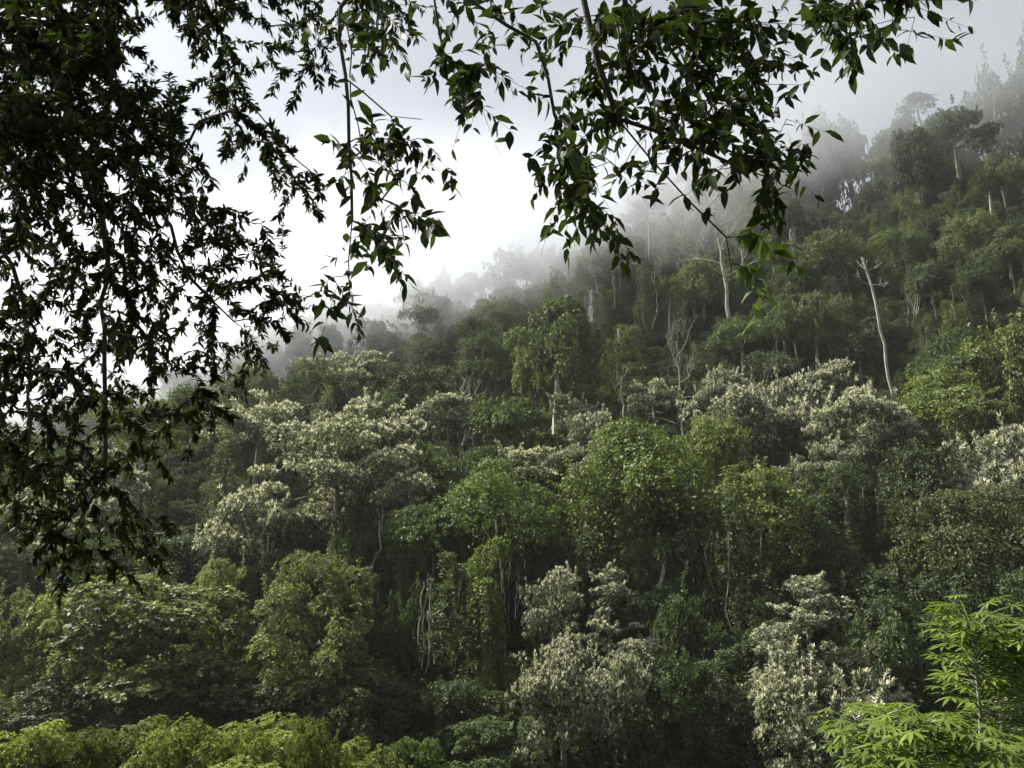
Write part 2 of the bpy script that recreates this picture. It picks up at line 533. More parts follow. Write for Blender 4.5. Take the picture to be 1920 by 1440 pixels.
def crown_drape(seed, nd=11, ns=80, h=0.75, hang=0.8, L=0.085, W=0.055):
    g = np.random.default_rng(seed); lv = Leaves(); tb = Tubes(); cs = []; env = envelope(g, .4)
    for i in range(nd):
        a = i * 2.4 + g.uniform(-.5, .5); r = 0.62 * math.sqrt(i / nd) * env(np.array([math.cos(a), math.sin(a), 0]))
        C = np.array([r * math.cos(a), r * math.sin(a), h * (.6 - 1.0 * r) + g.uniform(-.3, .3)]); cs.append(C)
        q = g.uniform(.13, .42)
        strands(lv, g, C, q, q * g.uniform(.5, .95), int(ns * (.45 + q * 1.4)), hang * g.uniform(.4, 1.3), L, W)
    lobes = clump_crown(lv, g, [c * [1.1, 1.1, 1] + [0, 0, -.1] for c in cs], 60, 5, L, W, 0.0, .7, (.15, .34))
    shoots(lv, g, lobes, 60, .22, L, W)
    limbs_to(g, tb, cs, -.9, .035); bare_strings(tb, g, 4, .6, .2, -1.1)
    return finish(lv, tb, 'drape%d' % seed)

def crown_column(seed, h=2.6, nd=15, ns=42, L=0.12, W=0.085):
    """torn sheets of creeper on a stem"""
    g = np.random.default_rng(seed); lv = Leaves(); tb = Tubes(); lobes = []
    for i in range(nd):
        f = i / (nd - 1); w = 1.0 - .35 * f
        C = np.array([g.normal(0, .34) * w, g.normal(0, .34) * w, -h + 2 * h * f + g.uniform(-.2, .2)])
        q = g.uniform(.2, .62) * w
        strands(lv, g, C, q, q * g.uniform(.5, 1.0), int(ns * (.5 + q)), h * g.uniform(.25, .75), L, W, step=.045)
        lobes.append((C, q))
    shoots(lv, g, lobes, 16, .3, L, W)
    tb.add(curve_path(g, (0, 0, -h), (0, 0, h * .95), 8, 0, .03), np.linspace(.10, .04, 8), 6)
    bare_strings(tb, g, 4, .8, h * .7, -h, .014)
    return finish(lv, tb, 'column%d' % seed)

PR = {}
PR['dome'] = [crown_dome(s, nl=30 + 3 * (s % 4), n=80, L=.07, W=.036, h=.55 + .13 * (s % 4)) for s in range(20, 26)]
PR['domefine'] = [crown_dome(s, nl=42, n=95, L=.055, W=.03, h=.8) for s in range(30, 33)]
PR['fdome'] = [crown_dome(s, nl=34, n=95, k=5, L=.055, W=.026, flower=.74, h=.75, fl_len=1.15) for s in range(40, 45)]
PR['fspread'] = [crown_spread(s, nl=32, n=115, k=5, L=.05, W=.025, flower=.76, fl_len=1.15) for s in range(50, 54)]
PR['spread'] = [crown_spread(s, nl=28, n=105, k=5, L=.055, W=.03) for s in range(55, 59)]
PR['fcone'] = [crown_cone(s, flower=.8, k=5, L=.05, W=.025, n=110, fl_len=1.15) for s in range(60, 62)]
PR['ftier'] = [crown_cone(s, tiers=5, flower=.8, k=5, L=.065, W=.03, n=75, fl_len=1.15) for s in range(63, 65)]
PR['tall'] = [crown_tall(s, nl=38, n=115, L=.056, W=.035) for s in range(70, 74)]
PR['fspread_big'] = [crown_spread(s, nl=40, n=200, k=5, L=.034, W=.018, flower=.76, fl_len=1.15, lr=(.10, .28)) for s in range(150, 152)]
PR['fdome_big'] = [crown_dome(s, nl=44, n=170, k=5, L=.038, W=.019, flower=.76, h=.75, fl_len=1.15, lr=(.10, .30)) for s in range(140, 142)]
PR['drape_big'] = [crown_drape(s, nd=14, ns=150, L=.036, W=.024) for s in range(180, 182)]
PR['drape'] = [crown_drape(s, nd=10 + s % 4, L=.05, W=.033) for s in range(80, 86)]
PR['column'] = [crown_column(s, L=.085, W=.062) for s in range(90, 94)]
PR['bush'] = [crown_tall(s, M_LIME, nl=36, h=.5, n=95, k=7, L=.06, W=.034, lead=(.1, .28)) for s in range(100, 104)]


def trunk_mesh(seed, mat, bend=.05):
    g = np.random.default_rng(seed)
    t = np.linspace(0, 1, 9)
    p = np.stack([bend * np.sin(t * 3 + seed) - bend * np.sin(seed), bend * np.cos(t * 2.3 + seed) - bend * math.cos(seed), t], 1)
    V, Q = tube(np.concatenate([p[:, :2] * 0, p[:, 2:]], 1), 1.15 - .55 * t + .5 * np.exp(-t * 14), 7)
    # offsets are given in trunk radii so that a long thin trunk still bends gently
    off = np.repeat(p[:, :2], 7, 0) * 28
    V[:, :2] += off
    return mesh_tris('trunk', V, Q, mat, smooth=True), (p[-1, 0] * 28, p[-1, 1] * 28)
TRUNKS = [trunk_mesh(s, M_BARK) for s in range(4)]
TRUNKS_PALE = [trunk_mesh(s + 10, M_PALE) for s in range(3)]

TREES = []       # (u, v, w, h, depth, root) of each tree for the layout tests
grng = np.random.default_rng(77)

def make_tree(name, u, v, w, h, H, kind, color, label, group=None, idx=None, cat='tree', pale=False, d=None, trunk_r=None, rz=None, d0=44.0):
    """a tree whose crown centre stands H metres above the terrain on the line of sight (u, v); w, h: crown size in photo pixels"""
    if d is None: c, d = place(u, v, H, d0=d0)
    else: c = at(u, v, d)
    pr = PR[kind][idx if idx is not None else grng.integers(len(PR[kind]))]
    size = pr.hi - pr.lo
    wm = w * d / FPX; hm = h * d / FPX
    sx = wm / (0.5 * (size[0] + size[1])); sz = hm / size[2]
    gz = float(ground_z(c[0], c[1]))
    root = bpy.data.objects.new(name, None); col.objects.link(root)
    root.location = (c[0], c[1], gz); root.empty_display_size = .5
    tag(root, label, cat, group)
    mid = (pr.hi + pr.lo) / 2
    ang = grng.uniform(0, 6.28) if rz is None else rz
    ca, sa = math.cos(ang), math.sin(ang)
    cz = c[2] - gz - mid[2] * sz
    ox, oy = -(ca * mid[0] - sa * mid[1]) * sx, -(sa * mid[0] + ca * mid[1]) * sx
    jit = grng.uniform(.92, 1.08)
    crown = link('crown', pr.crown, root, (ox, oy, cz), (sx, sx * jit, sz), (0, 0, ang), color)
    if pr.limbs:
        lm = link('limbs', pr.limbs, root, (ox, oy, cz), (sx, sx * jit, sz), (0, 0, ang))
    zt = cz + pr.lo[2] * sz + 0.25 * hm            # where the trunk meets the limbs
    if zt > 0.3:
        tm, (bx, by) = (TRUNKS_PALE if pale else TRUNKS)[grng.integers(3)]
        tr = trunk_r or max(.08, .022 * max(wm, zt))
        o = link('trunk', tm, root, (ox - bx * tr, oy - by * tr, -0.4), (tr, tr, zt + .4))
        if pr.limbs:
            lm.parent = o; lm.matrix_parent_inverse = o.matrix_basis.inverted()
    TREES.append((u, v, w, h, d, root, kind))
    return root, d

# ------------------------------------------------------------------ the trees that stand out in the photograph
DG = (0.052, 0.077, 0.024); MG = (0.072, 0.104, 0.028); OL = (0.095, 0.118, 0.036); LM = (0.125, 0.175, 0.026)
YG = (0.105, 0.14, 0.026); GG = (0.092, 0.11, 0.066); FG = (0.06, 0.085, 0.03)

FEATURES = [
  # name, u, v, w, h, H, kind, colour, label, extra
  ('flowering_tree', 622, 868, 310, 150, 15, 'fspread_big', GG, 'largest flat-topped tree with cream blossom, on the lower slope above the teak-like trees', dict(idx=0)),
  ('flowering_tree', 690, 800, 190, 90, 15, 'fspread', GG, 'cream-topped tree right behind the largest flat-topped blossoming tree', dict(idx=1)),
  ('flowering_tree', 490, 785, 180, 90, 13, 'fspread', GG, 'pale blossoming spreading tree beside the lower edge of the dark overhanging foliage', dict(idx=2)),
  ('flowering_tree', 455, 1000, 170, 130, 11, 'fdome', GG, 'white-tufted round tree left of the gully, above the leafy olive trees', {}),
  ('flowering_tree', 455, 1075, 110, 90, 7, 'fdome', GG, 'small white-tufted tree at the mouth of the dark gully', {}),
  ('flowering_tree', 605, 975, 110, 80, 9, 'fdome', GG, 'little white-speckled tree under the largest flat-topped blossoming tree', {}),
  ('flowering_tree', 640, 690, 150, 55, 13, 'fspread', GG, 'faint pale-topped tree at the lower edge of the mist', {}),
  ('flowering_tree', 1345, 725, 75, 60, 13, 'fdome', GG, 'small round cream-blossomed crown, topmost left of the right-hand blossoming cluster', {}),
  ('flowering_tree', 1395, 728, 60, 55, 13, 'fdome', GG, 'small blossoming crown next to the topmost cream one', {}),
  ('flowering_tree', 1375, 800, 170, 130, 13, 'fdome', GG, 'cream-blossomed tree sloping down left of the blossoming cluster', {}),
  ('flowering_tree', 1470, 775, 150, 120, 14, 'fdome', GG, 'broad cream-blossomed tree in the middle of the blossoming cluster', {}),
  ('flowering_tree', 1552, 703, 80, 50, 14, 'fspread', GG, 'small blossoming umbrella crown high above the blossoming cluster', {}),
  ('flowering_tree', 1622, 785, 190, 110, 14, 'fspread', GG, 'wide layered blossoming tree at the right of the blossoming cluster', {}),
  ('flowering_tree', 1560, 858, 75, 70, 11, 'fdome', GG, 'round white-flowered ball of a tree below the blossoming cluster', {}),
  ('flowering_tree', 1642, 838, 100, 55, 11, 'fspread', GG, 'low blossoming crown on a bright pale trunk', dict(pale=True)),
  ('flowering_tree', 1497, 890, 65, 65, 9, 'fdome', GG, 'small whitish tree below and left of the round white-flowered ball', {}),
  ('flowering_tree', 1895, 875, 200, 140, 11, 'fdome', GG, 'bright cream-flowered tree cut off by the right picture edge', {}),
  ('flowering_tree', 985, 872, 150, 60, 13, 'fspread', GG, 'pale flowering crown just behind the lime creeper mound', {}),
  ('flowering_tree', 1072, 868, 90, 60, 13, 'fdome', GG, 'pale flowering crown touching the top of the lime creeper mound', {}),
  ('flowering_tree', 1072, 770, 80, 70, 11, 'fdome', GG, 'white-tufted tree at the foot of the tall round tree with pale trunk', {}),
  ('flowering_tree', 1115, 812, 95, 75, 11, 'fdome', GG, 'white-tufted tree uphill of the lime creeper mound', {}),
  ('flowering_tree', 1225, 742, 100, 50, 12, 'fspread', GG, 'pale tree left of the thin bare tree on the middle slope', {}),
  ('flowering_tree', 830, 770, 110, 50, 12, 'fspread', GG, 'faint greyish flowering tree left of the small bare tree', {}),
  ('flowering_tree', 1035, 1132, 115, 120, 10, 'fdome', GG, 'white-tufted tree in the dark hollow beside the green creeper curtain', {}),
  ('flowering_tree', 1062, 1288, 165, 165, 8, 'fdome_big', GG, 'larger white-tufted tree directly below the one beside the creeper curtain', {}),
  ('flowering_tree', 1168, 1165, 130, 190, 10, 'ftier', GG, 'narrow tiered white-flowered tree standing against the dark hollow', dict(idx=0)),
  ('flowering_tree', 1170, 1275, 90, 90, 8, 'fdome', GG, 'small white-tufted tree on a crooked pale stem', dict(pale=True)),
  ('flowering_tree', 1495, 1215, 190, 250, 9, 'fcone', GG, 'pointed white-flowered tree topping the brightest blossoming mass near the bottom', dict(idx=0)),
  ('flowering_tree', 1500, 1345, 310, 225, 6, 'fdome_big', (0.11, 0.13, 0.072), 'widest cream-blossomed tree at the bottom, left of the lime palmate plants', dict(idx=0)),
  ('flowering_tree', 1615, 1310, 170, 160, 6, 'fcone', (0.11, 0.13, 0.072), 'smaller cream-blossomed cone between the widest blossoming tree and the palmate plants', dict(idx=1)),
  ('flowering_tree', 60, 1000, 170, 150, 10, 'fdome', GG, 'greyish blossoming tree behind the hanging foliage tips near the left edge', {}),
  ('flowering_tree', 190, 900, 170, 110, 12, 'fspread', GG, 'pale flowering tree seen through the hanging foliage', {}),
  # creeper covered trees
  ('creeper_tree', 1170, 930, 280, 250, 12, 'drape_big', LM, 'huge lime-green creeper mound smothering a tree in the middle of the slope', dict(idx=0)),
  ('creeper_tree', 940, 965, 200, 190, 13, 'drape_big', (0.09, 0.13, 0.022), 'lime-topped creeper tree left of the huge creeper mound', dict(idx=1)),
  ('creeper_tree', 805, 1020, 170, 140, 11, 'drape', (0.075, 0.115, 0.022), 'drooping creeper tree whose aerial roots hang as pale columns', dict(idx=2)),
  ('creeper_snag', 915, 1190, 110, 330, 7, 'column', LM, 'bright yellow-green creeper curtain running down a trunk', dict(idx=0)),
  ('creeper_snag', 858, 1180, 110, 270, 7, 'column', MG, 'dark leafy creeper curtain left of the bright yellow-green one', dict(idx=1)),
  ('creeper_tree', 1415, 965, 190, 160, 12, 'drape', YG, 'olive creeper dome right of the huge lime creeper mound', dict(idx=3)),
  ('creeper_snag', 1390, 1110, 120, 330, 9, 'column', MG, 'tall dark tower of heart-leaved creeper under the olive creeper dome', dict(idx=2)),
  ('creeper_snag', 1600, 1010, 120, 260, 9, 'column', DG, 'dark creeper tower below the blossoming cluster', dict(idx=0)),
  ('creeper_tree', 1850, 1015, 230, 190, 11, 'drape_big', OL, 'olive creeper-covered tree above the palmate plants at the right', dict(idx=0)),
  ('creeper_tree', 1735, 1040, 150, 190, 9, 'drape', OL, 'olive drooping creeper tree left of the one above the palmate plants', dict(idx=1)),
  ('creeper_tree', 1330, 860, 110, 150, 13, 'drape', YG, 'narrow lime creeper tree between the huge mound and the blossoming cluster', dict(idx=2)),
  ('creeper_snag', 428, 890, 75, 150, 9, 'column', OL, 'pale olive creeper pillar beside the largest flat-topped tree', dict(idx=1)),
  ('creeper_snag', 610, 780, 45, 110, 10, 'column', OL, 'slim creeper pillar rising behind the largest flat-topped tree', dict(idx=2)),
  ('creeper_snag', 1090, 540, 45, 130, 9, 'column', OL, 'creeper pillar on the cliff above the round tree', {}),
  ('creeper_snag', 1040, 560, 60, 110, 9, 'column', OL, 'broad creeper pillar left on the misty cliff', {}),
  ('creeper_snag', 1205, 570, 45, 140, 9, 'column', OL, 'thin creeper pillar right of the cliff', {}),
  ('creeper_snag', 1175, 690, 80, 170, 9, 'column', YG, 'lime creeper pillar right of the tall round tree', {}),
  ('creeper_tree', 1895, 740, 150, 260, 14, 'drape', YG, 'feathery yellow-green creeper wall on the right picture edge', dict(idx=3)),
  ('creeper_tree', 1775, 765, 150, 140, 13, 'drape', YG, 'yellow-green drooping tree right of the blossoming cluster', dict(idx=1)),
  ('creeper_tree', 1565, 480, 130, 90, 13, 'drape', OL, 'pale olive creeper tree beside the top of the leaning pale trunk', {}),
  ('creeper_snag', 1088, 605, 38, 120, 8, 'column', OL, 'creeper pillar touching the limestone face on its left', {}),
  ('creeper_snag', 1138, 590, 40, 110, 9, 'column', MG, 'creeper pillar touching the limestone face on its right', {}),
  # green broadleaf trees
  ('round_tree', 1052, 640, 140, 150, 21, 'domefine', (0.075, 0.105, 0.03), 'tall round-crowned green tree on a clear pale trunk', dict(pale=True, idx=0)),
  ('broadleaf_tree', 1015, 705, 100, 80, 11, 'dome', YG, 'lower leafy shoulder tree left of the tall round-crowned tree', {}),
  ('umbrella_tree', 965, 800, 160, 100, 14, 'spread', MG, 'dark umbrella-shaped tree in the centre of the picture', dict(idx=0)),
  ('umbrella_tree', 905, 885, 150, 90, 12, 'spread', DG, 'dark flat tree left below the central umbrella-shaped tree', dict(idx=1)),
  ('umbrella_tree', 590, 725, 130, 80, 13, 'spread', DG, 'dark umbrella tree on the slope behind the largest flat-topped tree', dict(idx=2)),
  ('round_tree', 600, 1110, 200, 130, 11, 'domefine', OL, 'rounded olive tree right of the dark gully', dict(idx=1)),
  ('round_tree', 455, 945, 75, 70, 9, 'domefine', OL, 'small rounded olive tree under the pale creeper pillar', dict(idx=2)),
  ('round_tree', 860, 770, 60, 60, 10, 'domefine', OL, 'little round tree right behind the small bare tree', {}),
  # leafy trees at the lower left
  ('leafy_tree', 300, 1200, 280, 230, 9, 'tall', (0.165, 0.195, 0.068), 'widest large-leaved olive tree at the lower left', dict(idx=0)),
  ('leafy_tree', 120, 1230, 190, 210, 8, 'tall', (0.165, 0.195, 0.068), 'large-leaved olive tree left of the widest one', dict(idx=1)),
  ('leafy_tree', 25, 1210, 130, 180, 8, 'tall', (0.165, 0.195, 0.068), 'large-leaved olive tree cut off by the left picture edge', dict(idx=2)),
  ('leafy_tree', 415, 1150, 100, 190, 9, 'tall', (0.165, 0.195, 0.068), 'slender large-leaved olive tree right of the widest one', dict(idx=3)),
  ('leafy_tree', 585, 1215, 190, 210, 9, 'tall', (0.17, 0.2, 0.068), 'bushy light olive tree under the rounded olive tree', dict(idx=2)),
  ('leafy_tree', 470, 1245, 110, 130, 7, 'tall', (0.135, 0.165, 0.055), 'small large-leaved tree between the widest and the bushy light olive tree', dict(idx=1)),
  ('leafy_tree', 350, 1315, 130, 120, 5, 'tall', (0.10, 0.13, 0.048), 'low large-leaved tree just above the lime shrubs', dict(idx=3)),
  ('leafy_tree', 510, 1320, 190, 100, 5, 'tall', (0.075, 0.10, 0.038), 'dark low leafy tree behind the lime shrubs', dict(idx=0)),
  ('leafy_tree', 180, 1330, 220, 110, 5, 'tall', (0.075, 0.10, 0.038), 'dark low leafy tree at the left behind the lime shrubs', dict(idx=2)),
  ('leafy_tree', 660, 1320, 170, 130, 6, 'dome', MG, 'dark leafy tree between the bushy olive tree and the big-leaved taro', {}),
  # trees in the mist along the ridge
  ('misty_tree', 1895, 200, 140, 190, 16, 'dome', DG, 'tall broad tree fading into mist at the upper right corner', {}),
  ('misty_tree', 1795, 245, 110, 70, 18, 'spread', DG, 'flat-topped leaning tree in mist on the right ridge', {}),
  ('misty_tree', 1717, 300, 75, 120, 15, 'dome', DG, 'upright tree at the left end of the right ridge', {}),
  ('misty_tree', 1535, 300, 90, 150, 18, 'dome', DG, 'ghostly tall tree almost lost in mist left of the notch', {}),
  ('misty_tree', 1590, 285, 70, 110, 18, 'dome', DG, 'ghostly tree beside the notch in the ridge', {}),
  ('misty_tree', 1640, 360, 60, 50, 10, 'dome', DG, 'small tree in the notch of the ridge', {}),
  ('misty_tree', 952, 500, 85, 60, 14, 'spread', DG, 'dark crown rising from the mist on the left ridge', {}),
  ('misty_tree', 618, 635, 40, 50, 14, 'domefine', DG, 'small round tree on the skyline in mist', {}),
  ('misty_tree', 562, 650, 60, 70, 13, 'dome', DG, 'dim tree on the misty skyline beside the overhanging foliage', {}),
  ('misty_tree', 785, 598, 80, 50, 14, 'spread', OL, 'thin umbrella tree fading into the mist on the skyline', dict(pale=True)),
  ('misty_tree', 150, 790, 130, 80, 12, 'dome', DG, 'misty tree seen through the hanging foliage at the left', {}),
]
for (nm, u, v, w, h, H, kd, c, lb, ex) in FEATURES:
    make_tree(nm, u, v, w, h, H, kd, c, lb, **ex)
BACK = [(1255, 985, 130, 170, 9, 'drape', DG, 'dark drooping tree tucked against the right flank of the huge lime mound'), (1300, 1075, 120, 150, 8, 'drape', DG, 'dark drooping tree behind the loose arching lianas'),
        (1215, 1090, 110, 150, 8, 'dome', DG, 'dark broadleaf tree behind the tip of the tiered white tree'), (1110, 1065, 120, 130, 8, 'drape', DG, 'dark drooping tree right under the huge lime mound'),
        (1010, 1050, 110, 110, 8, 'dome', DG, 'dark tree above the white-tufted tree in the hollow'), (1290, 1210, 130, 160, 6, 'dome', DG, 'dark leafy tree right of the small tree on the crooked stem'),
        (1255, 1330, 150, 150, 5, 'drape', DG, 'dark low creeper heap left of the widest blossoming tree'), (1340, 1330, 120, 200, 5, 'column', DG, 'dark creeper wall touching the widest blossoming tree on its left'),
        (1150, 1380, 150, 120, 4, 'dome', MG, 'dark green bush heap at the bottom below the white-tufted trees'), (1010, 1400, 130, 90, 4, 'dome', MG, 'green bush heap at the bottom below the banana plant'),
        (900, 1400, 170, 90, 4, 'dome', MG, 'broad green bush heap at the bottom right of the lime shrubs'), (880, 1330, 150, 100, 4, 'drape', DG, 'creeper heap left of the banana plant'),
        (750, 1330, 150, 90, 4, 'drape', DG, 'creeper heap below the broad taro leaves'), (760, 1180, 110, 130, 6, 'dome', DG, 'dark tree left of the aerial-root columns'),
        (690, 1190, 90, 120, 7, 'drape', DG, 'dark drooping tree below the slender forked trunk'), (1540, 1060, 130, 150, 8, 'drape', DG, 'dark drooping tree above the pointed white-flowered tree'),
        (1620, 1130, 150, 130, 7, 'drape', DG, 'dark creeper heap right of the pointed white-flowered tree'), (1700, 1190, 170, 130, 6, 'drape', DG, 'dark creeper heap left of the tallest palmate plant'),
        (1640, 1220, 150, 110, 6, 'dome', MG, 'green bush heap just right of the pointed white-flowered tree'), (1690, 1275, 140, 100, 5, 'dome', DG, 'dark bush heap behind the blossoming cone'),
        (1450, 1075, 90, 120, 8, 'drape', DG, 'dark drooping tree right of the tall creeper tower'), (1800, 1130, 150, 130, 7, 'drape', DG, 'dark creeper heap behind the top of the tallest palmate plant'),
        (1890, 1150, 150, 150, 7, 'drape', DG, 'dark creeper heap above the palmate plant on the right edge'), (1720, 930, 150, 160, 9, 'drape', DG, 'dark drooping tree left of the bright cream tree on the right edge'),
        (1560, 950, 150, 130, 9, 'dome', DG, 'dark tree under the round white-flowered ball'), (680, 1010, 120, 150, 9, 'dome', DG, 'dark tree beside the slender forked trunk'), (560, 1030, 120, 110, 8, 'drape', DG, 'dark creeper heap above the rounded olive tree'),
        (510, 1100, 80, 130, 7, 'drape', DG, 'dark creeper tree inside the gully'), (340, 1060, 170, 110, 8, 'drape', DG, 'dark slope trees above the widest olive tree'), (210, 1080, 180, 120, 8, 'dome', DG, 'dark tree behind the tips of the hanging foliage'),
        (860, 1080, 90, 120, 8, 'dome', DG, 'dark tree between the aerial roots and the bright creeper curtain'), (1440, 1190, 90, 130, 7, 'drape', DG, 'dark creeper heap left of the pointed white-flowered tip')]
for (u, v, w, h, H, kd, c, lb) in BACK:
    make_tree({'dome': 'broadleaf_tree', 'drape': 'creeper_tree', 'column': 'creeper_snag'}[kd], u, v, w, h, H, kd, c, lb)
N_FEATURE = len(TREES)

# lime shrubs along the bottom left
SHRUBS = [(25, 1408, 170, 90), (130, 1425, 120, 70), (215, 1410, 150, 90), (330, 1412, 130, 80), (420, 1402, 150, 90), (515, 1395, 150, 90), (600, 1412, 120, 80), (680, 1408, 170, 100),
          (300, 1440, 160, 60), (480, 1440, 160, 60), (70, 1450, 160, 60), (770, 1432, 110, 70)]
LIMEC = (0.185, 0.225, 0.05)
for i, (u, v, w, h) in enumerate(SHRUBS):
    where = ['at the lower left corner', 'second from the left corner', 'left of the tall leafy sprout', 'below the widest olive tree', 'under the slender olive tree', 'rounded, below the dark low leafy tree',
             'small, left of the last big one', 'biggest and last of the row', 'cut off below the widest olive tree', 'cut off at mid row', 'cut off in the lower left corner', 'darker, at the right end of the row'][i]
    make_tree('lime_shrub', u, v + 20 + grng.uniform(-26, 22), w * grng.uniform(.85, 1.25), h * grng.uniform(.9, 1.35), 3.0, 'bush', tuple(np.array(LIMEC) * grng.uniform(.45, 1.05)) if i != 11 else MG, 'bright lime green shrub in the bottom row, ' + where, 'lime shrubs along the bottom', cat='shrub', d=22 + 2.2 * (i % 3) - (3 if v > 1435 else 0))

# ------------------------------------------------------------------ filler forest trees
LAND = [('the largest flat-topped blossoming tree', 622, 868), ('the huge lime creeper mound', 1170, 930), ('the tall round-crowned tree', 1052, 640), ('the big bare white tree', 1355, 500),
        ('the leaning pale trunk', 1640, 590), ('the blossoming cluster', 1470, 775), ('the cream tree on the right edge', 1890, 875), ('the notch in the ridge', 1640, 350), ('the thin bare tree', 1272, 690),
        ('the central umbrella tree', 965, 800), ('the dark gully', 460, 1120), ('the tiered white tree', 1168, 1160), ('the pointed white-flowered tree', 1495, 1150), ('the palmate plants', 1830, 1250),
        ('the creeper cliff', 1110, 560), ('the flat leaning misty tree', 1795, 245), ('the small bare tree', 868, 770), ('the misty skyline crown', 952, 500), ('the feathery creeper wall', 1895, 740), ('the aerial-root columns', 805, 1170)]
DESC = {'dome': 'broadleaf tree', 'domefine': 'round-crowned tree', 'spread': 'flat-crowned tree', 'drape': 'creeper-draped tree', 'column': 'creeper-clad snag', 'fdome': 'white-tufted tree'}
NAME = {'dome': 'broadleaf_tree', 'domefine': 'round_tree', 'spread': 'umbrella_tree', 'drape': 'creeper_tree', 'column': 'creeper_snag', 'fdome': 'flowering_tree'}
used_labels = {}
ORD = ['', 'second ', 'third ', 'fourth ', 'fifth ', 'sixth ', 'seventh ', 'eighth ', 'ninth ', 'tenth ']

def auto_label(kind, shade, u, v):
    nm, lu, lv_ = min(LAND, key=lambda L: (L[1] - u) ** 2 + (L[2] - v) ** 2)
    du, dv = u - lu, v - lv_
    if abs(du) > 1.4 * abs(dv): rel = 'left of ' if du < 0 else 'right of '
    elif abs(dv) > 1.4 * abs(du): rel = 'above ' if dv < 0 else 'below '
    else: rel = ('above left of ' if du < 0 else 'above right of ') if dv < 0 else ('below left of ' if du < 0 else 'below right of ')
    body = shade + ' ' + DESC[kind] + ' ' + rel + nm
    k = used_labels.get(body, 0); used_labels[body] = k + 1
    return (ORD[k] if k < len(ORD) else 'further ') + body

fr = np.random.default_rng(2024)
cand = []
SP = 6.0
for y in np.arange(46, 236, SP):
    for x in np.arange(-0.78 * y - 10, 0.78 * y + 10, SP):
        cand.append((x + fr.uniform(-.45, .45) * SP, y + fr.uniform(-.45, .45) * SP))
cand.sort(key=lambda p: p[1])
feat = [t for t in TREES]
for (u0, v0, u1, v1, H, wd) in [(1366, 585, 1338, 398, 9, 190), (1665, 692, 1616, 482, 8, 70), (1277, 785, 1268, 640, 8, 60), (866, 800, 872, 742, 7, 60), (1585, 455, 1528, 405, 12, 60), (705, 1100, 712, 975, 6, 30), (1226, 560, 1222, 510, 9, 30), (1255, 1170, 1246, 1040, 5, 30), (1052, 765, 1066, 700, 9, 40)]:
    feat.append(((u0 + u1) / 2, (v0 + v1) / 2, abs(u0 - u1) * .5 + wd * .4, v0 - v1, place(u0, v0, H)[1], None, ''))
placed = []
KINDS = ['dome', 'dome', 'domefine', 'spread', 'drape', 'drape', 'drape', 'column', 'column', 'spread']
n_fill = 0
for (x, y) in cand:
    gz = float(ground_z(x, y))
    kind = KINDS[fr.integers(len(KINDS))]
    big = fr.uniform(.75, 1.3)
    wm = {'dome': 8.5, 'domefine': 8, 'spread': 9.5, 'drape': 8, 'column': 4.5}[kind] * big
    hm = {'dome': 7, 'domefine': 7.5, 'spread': 4.5, 'drape': 7, 'column': 11}[kind] * big
    H = {'dome': 9, 'domefine': 9.5, 'spread': 11, 'drape': 8.5, 'column': 6.5}[kind] * fr.uniform(.6, 1.5)
    c = np.array([x, y, gz + H]); u, v, d = project(c)
    w = wm * FPX / d; h = hm * FPX / d
    if not (-60 < u < 1980 and -40 < v < 1500): continue
    # would it stand in front of a tree that matters, or crowd one already placed?
    bad = False
    for (tu, tv, tw, th, td, _, _) in feat:
        if td > d - 2 and abs(u - tu) < .5 * tw + .42 * w and abs(v - tv) < .5 * th + .42 * h: bad = True; break
        if abs(td - d) < 9 and abs(u - tu) < .35 * (tw + w) and abs(v - tv) < .35 * (th + h): bad = True; break
    if bad: continue
    for (px, py, pw) in placed:
        if (px - x) ** 2 + (py - y) ** 2 < (.36 * (pw + wm)) ** 2: bad = True; break
    if bad: continue
    q = fr.random()
    shade, c3 = ('dark green', DG) if q < .45 else ('mid green', MG) if q < .72 else ('olive', OL) if q < .9 else ('yellow-green', YG)
    c3 = tuple(np.array(c3) * fr.uniform(.85, 1.15))
    placed.append((x, y, wm))
    n_fill += 1
    if n_fill > 290: break
    make_tree(NAME[kind], u, v, w, h, H, kind, c3, auto_label(kind, shade, u, v), 'trees filling the forested slope', d=d, pale=fr.random() < .12)
print('feature trees', N_FEATURE, 'filler', n_fill)

